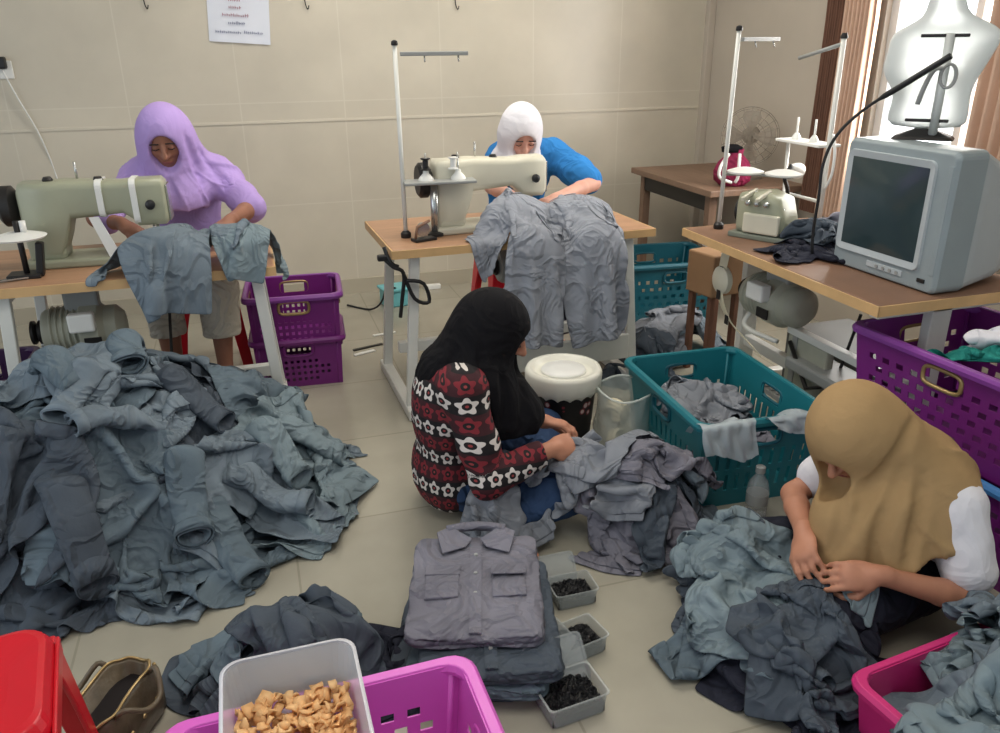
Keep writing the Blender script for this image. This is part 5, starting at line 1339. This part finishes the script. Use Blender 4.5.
# D: woman in tan headscarf, white top, sitting at the right, turned to the left
def woman_tan():
    t = thing('person', 'woman in a long tan headscarf and white top sitting on the floor at the right', 'person')
    hip, ch, nk = V3(1.72, 1.52, .13), V3(1.67, 1.52, .345), V3(1.565, 1.53, .455)
    shl, shr = V3(1.655, 1.37, .375), V3(1.61, 1.68, .39)               # left (near) and right (far) shoulder
    hc = V3(1.440, 1.545, .535); f, u = V3(-.66, -.30, -.66), V3(-.62, -.2, .72)
    eL, wL = V3(1.655, 1.25, .165), V3(1.39, 1.315, .262); eR, wR = V3(1.42, 1.70, .27), V3(1.305, 1.50, .285)
    hipl, hipr = V3(1.63, 1.42, .11), V3(1.63, 1.62, .11); kl, kr = V3(1.28, 1.34, .12), V3(1.24, 1.70, .13)
    al, ar = V3(1.44, 1.60, .06), V3(1.50, 1.50, .07); tl, tr = V3(1.36, 1.76, .045), V3(1.40, 1.34, .045)
    P = torso_prims(hip, ch, nk, shl, shr, hc) + neck_prims(nk, hc) + head_prims(hc, f, u) + arm_prims(shl, eL, wL, .95) + arm_prims(shr, eR, wR, .95)
    P += hand_prims(wL, V3(-.92, .30, -.02), V3(-.05, -.75, .65), -1, .55, 1.0) + hand_prims(wR, V3(-.50, -.75, -.25), V3(-.75, .1, .65), 1, .6, 1.0)
    P += leg_prims(hipl, kl, al, tl, .95) + leg_prims(hipr, kr, ar, tr, .95)
    b = sdf_mesh('body', P, M['skin'], t, .005); face_bits(t, b, hc, f, u)
    S = torso_prims(hip, ch, nk, shl, shr, hc, 1.0, .018) + [CAP(shl, shl * .35 + eL * .65, .08, .072, .03), CAP(shr, shr * .4 + eR * .6, .072, .066, .03), CUT(V3(1.7, 1.5, .06), V3(0, 0, -1), .01)]
    sdf_mesh('top', S, M['white_cloth'], t, .006, wrinkle(.004, 18, 15))
    hijab(t, M['tan_cloth'], hc, f, u, V3(1.42, 1.47, .31), V3(1.66, 1.51, .43), shl, shr, 1.06, .080, .85, 17, folds=.007, backr=.090, carve=(.048, .064, .062), cz=-.036, hem=(V3(1.45, 1.4, .225), V3(.42, -.08, -1)),
          grooves=(([(1.518, 1.42, .627), (1.502, 1.42, .538), (1.451, 1.42, .469), (1.383, 1.42, .432)], .016), ([(1.521, 1.42, .507), (1.5, 1.42, .41), (1.477, 1.42, .286), (1.488, 1.42, .136)], .020), ([(1.433, 1.42, .445), (1.4, 1.42, .383), (1.37, 1.42, .308), (1.336, 1.42, .268)], .018), ([(1.33, 1.42, .464), (1.346, 1.42, .36), (1.328, 1.42, .282)], .014), ([(1.588, 1.42, .451), (1.609, 1.42, .306), (1.603, 1.42, .135)], .018)),
          extra=[CAP(V3(1.42, 1.47, .33), V3(1.39, 1.43, .22), .080, .08, .05), CAP(V3(1.50, 1.42, .38), V3(1.50, 1.36, .22), .07, .07, .05), CAP(V3(1.62, 1.42, .40), V3(1.63, 1.33, .24), .075, .07, .06), CAP(V3(1.66, 1.51, .43), V3(1.77, 1.47, .29), .090, .08, .06),
                 CAP(hc + V3(.06, -.02, .0), V3(1.67, 1.45, .39), .085, .08, .07)])
    T = [ELL(hip, (.17, .17, .13), None, .03), CAP(hipl, kl, .095, .075, .03), CAP(hipr, kr, .095, .075, .03), CAP(kl, al, .07, .06, .02), CAP(kr, ar, .07, .06, .02), CUT(V3(0, 0, .012), V3(0, 0, -1), .008)]
    sdf_mesh('trousers', T, M['dark_cloth'], t, .006, wrinkle(.004, 18, 19))
    return t
PD = woman_tan()
# ---------------------------------------------------------------- garments elsewhere
def verts_of(o):
    me = o.data; a = np.empty(len(me.vertices) * 3, 'f4'); me.vertices.foreach_get('co', a); return a.reshape(-1, 3).astype('f8')
for P_, names in ((PC, ('jeans', 'body')), (PD, ('trousers', 'body'))):
    for ch in P_.children:
        if ch.type == 'MESH' and ch.name.split('.')[0] in names:
            v = verts_of(ch); F.add(v[(v[:, 2] < .23)], .006)
F.soften()
def pile(F_, items, name, cat, group=None):
    for k, it in enumerate(items):
        x, y, rot, m, label = it[:5]; kw = dict(it[5]) if len(it) > 5 else {}
        opts = {q: kw.pop(q) for q in list(kw) if q in ('collar', 'cuffs', 'pockets')}
        c = crumple(F_, x, y, rot, None, seed=hash_(label) % 9999, **kw)
        garment(c, name, label, cat, M[m], group, **opts)
def hash_(s): return sum((i + 1) * ord(ch) for i, ch in enumerate(s))

# pile on the floor between the seated woman and the teal crate
F.add_fn(lambda X, Y: np.clip(1 - ((X - 1.13) / .17) ** 2 - ((Y - 2.06) / .20) ** 2, 0, 1) ** .7 * .20)
pile(F, [(1.05, 1.98, .3, 'grey_f', 'mauve grey shirt at the near left foot of the small pile by the teal crate', dict(squeeze=(.32, .42), puff=.06)),
         (1.20, 1.98, 1.9, 'grey_d', 'dark slate shirt at the near right foot of the small pile by the teal crate', dict(squeeze=(.32, .40), puff=.06)),
         (1.18, 2.14, 2.9, 'grey_a', 'grey blue shirt at the back of the small pile by the teal crate', dict(squeeze=(.36, .40), puff=.06)),
         (1.06, 2.10, 1.2, 'grey_c', 'pale grey shirt across the top of the small pile by the teal crate', dict(squeeze=(.30, .42), puff=.07)),
         (1.15, 2.02, 4.2, 'grey_f', 'mauve grey shirt with turned collar topping the pile by the teal crate', dict(squeeze=(.28, .40), puff=.07, cuffs=True))], 'work_shirt', 'shirt')
# on the lap of the woman in black
pile(F, [(.90, 2.18, -.15, 'grey_c', 'pale grey shirt spread over the lap of the woman in black headscarf', dict(squeeze=(.50, .30), puff=.02, drop=.04)),
         (.615, 2.02, .25, 'grey_c', 'pale grey shirt trailing from the lap to the folded stack', dict(squeeze=(.24, .18), puff=.02, drop=.03, collar=False))], 'work_shirt', 'shirt')
# dark heap at the lower middle left
F.add_fn(lambda X, Y: np.clip(1 - ((X + .05) / .22) ** 2 - ((Y - 1.66) / .16) ** 2, 0, 1) ** .7 * .13)
pile(F, [(-.17, 1.66, .2, 'grey_d', 'dark slate shirt at the left end of the heap behind the cracker tub', dict(squeeze=(.34, .46), puff=.06)),
         (.07, 1.66, 2.0, 'dark_cloth', 'blackish shirt at the right end of the heap behind the cracker tub', dict(squeeze=(.36, .36), puff=.06)),
         (-.06, 1.74, 3.2, 'grey_b', 'slate shirt at the back of the heap behind the cracker tub', dict(squeeze=(.40, .36), puff=.07)),
         (-.05, 1.60, 1.4, 'grey_d', 'dark slate shirt on top of the heap behind the cracker tub', dict(squeeze=(.40, .42), puff=.08))], 'work_shirt', 'shirt')
# lap and floor in front of the woman in tan
F.add_fn(lambda X, Y: np.clip(1 - ((X - 1.13) / .14) ** 2 - ((Y - 1.42) / .26) ** 2, 0, 1) ** .7 * .10)
pile(F, [(1.18, 1.22, .4, 'dark_cloth', 'blackish cloth lowest in front of the woman in tan headscarf', dict(squeeze=(.40, .44), puff=.05)),
         (1.14, 1.68, 1.3, 'grey_d', 'dark slate shirt at the far end of the clothes before the woman in tan', dict(squeeze=(.34, .40), puff=.06)),
         (1.09, 1.47, 1.8, 'grey_b', 'slate shirt reaching onto the floor in front of the woman in tan', dict(squeeze=(.36, .42), puff=.06)),
         (1.20, 1.52, 2.6, 'grey_e', 'light slate shirt held on the lap of the woman in tan headscarf', dict(squeeze=(.40, .40), puff=.04, drop=.06)),
         (1.16, 1.26, 1.2, 'grey_d', 'dark slate shirt bunched nearest the magenta basin', dict(squeeze=(.40, .36), puff=.06))], 'work_shirt', 'shirt')
# basin of clothes and the clothes beside it
BAS = (1.42, .96)
def bas(X, Y):
    a = np.abs(X - BAS[0]) / .235; b = np.abs(Y - BAS[1]) / .175; ins = (a < 1) & (b < 1)
    q = np.where(ins, .10 + .09 * np.clip((X - 1.30) / .2, 0, 1) + .09 * np.clip((1.03 - Y) / .1, 0, 1), 0)
    return np.maximum(q, np.where((np.abs(X - 1.40) < .26) & (Y < .90) & (Y > .70), .19, 0))
F.add_fn(bas)
F.add_fn(lambda X, Y: np.clip(1 - ((X - 1.72) / .22) ** 2 - ((Y - 1.10) / .12) ** 2, 0, 1) ** .7 * .16)
pile(F, [(1.53, 1.01, .5, 'grey_e', 'light slate shirt heaped on the right side of the magenta basin', dict(squeeze=(.34, .34), puff=.07)),
         (1.36, .88, 1.0, 'grey_a', 'grey blue shirt hanging over the near rim of the magenta basin', dict(squeeze=(.44, .34), puff=.06)),
         (1.29, .83, .2, 'grey_e', 'light slate shirt covering the near left corner of the magenta basin', dict(squeeze=(.36, .30), puff=.07)),
         (1.64, .93, 2.2, 'grey_e', 'light slate shirt with a stiff cuff at the lower right corner', dict(squeeze=(.40, .36), puff=.08)),
         (1.74, 1.12, .2, 'grey_e', 'light slate shirt lying by the elbow of the woman in tan', dict(squeeze=(.36, .34), puff=.09, drop=.16)),
         (1.66, 1.07, .9, 'grey_a', 'grey blue shirt between the magenta basin and the elbow of the woman in tan', dict(squeeze=(.36, .30), puff=.08))], 'work_shirt', 'shirt')
# floor behind the middle table
FB = Field(1.2, 2.9, 2.9, 4.0); FB.add_fn(lambda X, Y: np.clip(1 - ((X - 1.98) / .30) ** 2 - ((Y - 3.45) / .2) ** 2, 0, 1) ** .7 * .19)
pile(FB, [(1.86, 3.42, .3, 'grey_c', 'pale grey shirt on the floor right of the middle table', dict(squeeze=(.44, .40), puff=.05)),
          (2.10, 3.42, 2.1, 'grey_a', 'grey blue shirt on the floor in front of the far teal crate', dict(squeeze=(.36, .44), puff=.05)),
          (1.93, 3.54, 1.1, 'grey_c', 'pale grey shirt topping the floor clothes behind the big teal crate', dict(squeeze=(.50, .36), puff=.07)),
          (1.72, 3.22, 1.9, 'grey_d', 'dark slate shirt on the floor against the middle table foot', dict(squeeze=(.30, .34), puff=.05))], 'work_shirt', 'shirt')
# inside the big teal crate
FC = Field(1.2, 2.0, 1.9, 2.9, .012); FC.H[:] = .02
FC.add_fn(lambda X, Y: np.where((np.abs(X - 1.57) < .20) & (np.abs(Y - 2.36) < .28), .17 + .10 * np.exp(-((X - 1.50) / .12) ** 2 - ((Y - 2.46) / .16) ** 2), .02))
pile(FC, [(1.57, 2.30, .4, 'grey_f', 'mauve grey shirt lowest in the big teal crate', dict(squeeze=(.30, .34), puff=.04)),
          (1.55, 2.44, 1.9, 'grey_c', 'pale grey shirt at the back of the big teal crate', dict(squeeze=(.34, .34), puff=.10)),
          (1.53, 2.34, 1.0, 'grey_c', 'pale mauve grey shirt on top in the big teal crate', dict(squeeze=(.34, .36), puff=.09, cuffs=False))], 'work_shirt', 'shirt')
# dark clothes on the right table
FT = Field(1.7, 2.5, 2.2, 3.2, .012); FT.H[:] = .752
pile(FT, [(1.98, 2.52, .4, 'dark_cloth', 'dark navy cloth bunched before the overlock machine on the right table', dict(squeeze=(.30, .34), puff=.08, collar=False, cuffs=False)),
          (2.13, 2.60, 1.9, 'grey_d', 'dark slate cloth between the overlock machine and the television', dict(squeeze=(.34, .34), puff=.13, drop=.2, collar=False, cuffs=False)),
          (2.22, 2.66, .9, 'grey_f', 'grey cloth heap behind the dark clothes on the right table', dict(squeeze=(.20, .26), puff=.14, drop=.2, collar=False, cuffs=False))], 'folded_cloth', 'cloth')
# contents of the upper purple crate
FP = Field(1.8, 2.6, 1.2, 2.2, .012); FP.H[:] = .33
FP.add_fn(lambda X, Y: np.where((np.abs(X - 2.17) < .23) & (np.abs(Y - 1.74) < .31), .56 + .09 * np.clip((1.9 - Y) / .4, 0, 1), .33))
pile(FP, [(2.15, 1.62, .3, 'teal_cloth', 'crumpled teal mesh cloth in the upper purple crate', dict(squeeze=(.34, .44), puff=.06, collar=False, cuffs=False)),
          (2.24, 1.74, .3, 'white_cloth', 'white cloth bundle at the back of the upper purple crate', dict(squeeze=(.22, .34), puff=.20, drop=.3, collar=False, cuffs=False))], 'folded_cloth', 'cloth')

# ---------------------------------------------------------------- garments hanging over table edges
def drape(label, m, path, xc, width, W, H, prims, seed, d=.02, mask=shirt_mask, angle=0.0, steps=55, pinrow=3, flip=False, **opts):
    """cloth laid along a (y, z) path, bunched across x, then let settle over solids"""
    c = Cloth(W, H, d, mask); uv = c.uv; pts = np.array(path, float); seg = np.r_[0, np.cumsum(np.linalg.norm(np.diff(pts, axis=0), axis=1))]
    s_ = (uv[..., 1] + H / 2); yy = np.interp(s_, seg, pts[:, 0]); zz = np.interp(s_, seg, pts[:, 1])
    if s_.max() > seg[-1]:
        ex = np.clip(s_ - seg[-1], 0, None); zz = zz - ex * 1.0
    rg = ridges(uv * np.array([1.6, .5]), seed, 5, 11); X = np.zeros((c.n, c.m, 3)); sq = width / W
    q = uv[..., 0] * sq; q = q + .02 * np.sin(uv[..., 1] * 9 + seed) + .015 * np.sin(uv[..., 0] * 17 + uv[..., 1] * 6 + seed)
    hang = np.clip((s_ - .2) / .3, 0, 1)
    X[..., 0] = xc + q; X[..., 1] = yy - .05 * rg * (.4 + hang) - .004; X[..., 2] = zz + .04 * rg * (1 - hang) + .01
    pins = None
    if pinrow: pins = (np.arange(c.n)[:, None] * c.m + np.arange(pinrow)[None, :]).ravel()
    c.run(X, solid_ground(prims, .006), steps, 4, pins=pins, fric=.6)
    return garment(c, 'work_shirt', label, 'shirt', M[m], None, **opts)
tabC = [BOXP((1.085, 3.43, .733), (.59, .318, .02), R3(0, 0, math.radians(1.5)), .004), ELL((1.07, 3.28, .775), (.17, .14, .13)), ELL((1.36, 3.27, .765), (.18, .13, .12)), ELL((1.07, 3.05, .66), (.14, .07, .16)), ELL((1.36, 3.05, .62), (.14, .08, .20))]
pathC = [(3.40, .86), (3.30, .905), (3.19, .89), (3.07, .84), (2.975, .74), (2.96, .62), (3.02, .50), (3.04, .10)]
drape('light grey shirt hanging down the right front of the middle sewing table', 'grey_pale', pathC, 1.345, .36, .78, .80, tabC, 31, pockets=True)
drape('grey shirt hanging down the front of the middle table below the machine', 'grey_pale', [(y - .012, z + .01) for y, z in pathC], 1.09, .38, .80, .80, tabC, 37, pockets=True)
tabL = [BOXP((-.53, 3.33, .733), (.585, .318, .02), None, .004), ELL((-.315, 3.06, .72), (.21, .13, .19)), ELL((-.07, 3.12, .81), (.15, .10, .08)), BOXP((-.48, 3.33, .76), (.25, .09, .02))]
pathL = [(3.22, .82), (3.14, .93), (3.02, .93), (2.91, .82), (2.90, .66), (2.93, .55), (2.98, .50)]
drape('grey blue shirt bunched over the front edge of the left sewing table', 'grey_a', pathL, -.315, .50, .92, .52, tabL, 41)
drape('pale blue grey shirt stretched to the right end of the left sewing table', 'grey_e', [(3.30, .80), (3.18, .90), (3.06, .86), (3.0, .80), (2.99, .66)], -.06, .36, .60, .44, tabL, 47)
# milky plastic sheets over the near rim of the big teal crate
def rim_sheet(label, x0, x1, y_in, y_out, z_top, z_in, z_out, seed):
    bm = BM(); n, mm = 22, 18; g = []
    for i in range(n + 1):
        u = i / n; row = []
        for j in range(mm + 1):
            v = j / mm; nz = .010 * math.sin(9 * u + seed + 4 * v) + .006 * math.sin(23 * u + 2 * seed - 7 * v)
            if v < .35: k = v / .35; y, z = y_in + (y_out - y_in) * k * .8, z_in + (z_top - z_in) * k ** .7
            elif v < .5: k = (v - .35) / .15; y, z = y_in + (y_out - y_in) * (.8 + .2 * k), z_top + .006 * math.sin(PI * k)
            else: k = (v - .5) / .5; y, z = y_out - .012 * k - abs(nz) , z_top - (z_top - z_out - .02 * math.sin(5 * u + seed)) * k
            row.append(bm.verts.new((x0 + (x1 - x0) * u + .01 * math.sin(6 * v + seed), y, z + (nz if v < .35 else 0))))
        g.append(row)
    for i in range(n):
        for j in range(mm): bm.faces.new((g[i][j], g[i + 1][j], g[i + 1][j + 1], g[i][j + 1]))
    return tag(finish('plastic_sheet', bm, M['sheet_clear'], smooth=True), label, 'plastic sheet')
rim_sheet('crumpled milky plastic sheet folded over the near left rim of the teal crate', 1.30, 1.50, 2.14, 2.015, .352, .27, .24, 1.0)
rim_sheet('milky plastic strip lying over the near right rim of the teal crate', 1.55, 1.78, 2.12, 2.005, .350, .30, .31, 2.3)

# ---------------------------------------------------------------- folded shirts in a stack
def folded_shirt(label, loc, rot, m, w=.33, d=.46, h=.036, seed=0, group=None):
    t = thing('folded_shirt', label, 'folded shirt', loc, rot, group); rr_ = random.Random(seed)
    def wav(x, y): return .004 * math.sin(9 * x + 13 * y + seed) + .003 * math.sin(31 * y - 17 * x + 2 * seed) + .003 * math.sin(37 * x + seed)
    bm = BM(); rings = []
    n = 12
    base = rrect(w, d, .035, 6)
    # densify the outline
    out = []
    for k in range(len(base)):
        a, b = Vector(base[k]), Vector(base[(k + 1) % len(base)]); q = max(1, int((b - a).length / .025))
        out += [a + (b - a) * i / q for i in range(q)]
    for s, z in ((.97, 0), (1.0, .006), (1.0, h * .30), (.985, h * .36), (1.0, h * .42), (1.0, h * .72), (.99, h * .78), (.995, h * .86), (.97, h), (.80, h + .003), (.6, h + .004), (.4, h + .005), (.2, h + .005), (.04, h + .005)):
        rings.append([Vector((p.x * s + .004 * math.sin(40 * p.y + seed + z * 300), p.y * s + .004 * math.sin(33 * p.x + z * 200), z + (wav(p.x * s, p.y * s) if z >= h * .8 else 0))) for p in out])
    loft(bm, rings); finish('body', bm, m, t, smooth=True)
    top = h + .006
    # collar: two pointed wings and a stand
    for sx in (-1, 1):
        bm = BM(); pts = [(0.012, .185), (.075, .235), (.115, .205), (.095, .120), (.03, .150)]
        loft(bm, [[Vector((sx * x, y, top + .002 + .014 * (k2) * (1 if y > .16 else .5) + (.010 if y > .2 else 0))) for x, y in pts] for k2 in (0, .55)])
        finish('collar', bm, m, t, bevel=.004)
    bm = BM(); tube(bm, [(x, .215 + .03 * math.cos(x * 14), top + .012) for x in np.linspace(-.085, .085, 9)], .014, 8); finish('collar_stand', bm, m, t, smooth=True)
    bm = BM(); loft(bm, [[Vector((-.016, y, top + wav(0, y) - .001)), Vector((.016, y, top + wav(0, y) - .001)), Vector((.016, y, top + wav(0, y) + .004)), Vector((-.016, y, top + wav(0, y) + .004))] for y in np.linspace(.16, -.21, 12)]); finish('button_placket', bm, m, t)
    for k in range(4): mk_lathe('button', [(.006, top + .004), (.005, top + .008)], M['metal_grey'], t, seg=12, cy=.11 - .085 * k)
    for sx in (-1, 1):
        bm = BM(); x0, x1 = sorted((sx * .045, sx * .135))
        loft(bm, [[Vector((x, y, top + wav(x, y) + e)) for x, e in ((x0, -.003), (x1, -.003), (x1, .004), (x0, .004))] for y in np.linspace(.055, -.075, 6)]); pk = finish('pocket', bm, m, t, bevel=.002)
        bm = BM(); loft(bm, [[Vector((x0 - .003, y, z)), Vector((x1 + .003, y, z)), Vector((x1 + .003, y, z + .004)), Vector((x0 - .003, y, z + .004))] for y, z in ((.062, top + .004), (.03, top + .006), (.014, top + .008))]); finish('pocket_flap', bm, m, pk, bevel=.002)
    # turned-back cuffs peeking at the sides
    for sx in (-1, 1): mk_box('cuff', (sx * (w / 2 - .045) - .03, sx * (w / 2 - .045) + .03, -.20, -.06, h * .35, h * .9), m, t, bevel=.01)
    return t
AX = math.radians(-16)
rs = random.Random(8); z = 0.0
names_ = ['lowest', 'second from the bottom', 'just under the top one']
for k in range(3):
    folded_shirt('folded grey work shirt in the stack by the button boxes, ' + names_[k], (.435 + rs.uniform(-.04, .03), 1.68 + rs.uniform(-.02, .03) - .01 * k, z), AX + rs.uniform(-.12, .12), M[['grey_d', 'grey_b', 'grey_d', 'grey_f', 'grey_a'][k]], seed=k, w=.35, d=.45); z += .040
folded_shirt('neatly folded mauve grey shirt with collar and pockets topping the stack', (.455, 1.735, z), AX, M['grey_f'], seed=9, w=.35, d=.44)
# white strips and a dark stick on the shiny floor by the middle table
for (x, y, r, w_, d_, m, n_, l) in ((.62, 4.24, .15, .13, .022, 'white_plastic', 'white_strip', 'thin white strip on the floor behind the seated woman, farther one'), (.47, 3.98, .35, .12, .025, 'white_plastic', 'white_strip', 'thin white strip on the floor beside the dark stick'), (.50, 4.06, .3, .17, .02, 'dark_metal', 'wooden_stick', 'dark flat stick on the floor between the purple crates and table')):
    bm = BM(); box(bm, -w_ / 2, w_ / 2, -d_ / 2, d_ / 2, 0, .006, mtx=Matrix.Rotation(r, 4, 'Z')); o = finish(n_, bm, M[m], bevel=.001); o.location = (x, y, .0005); tag(o, l, 'scrap')
print('script done', time.time() - T0)
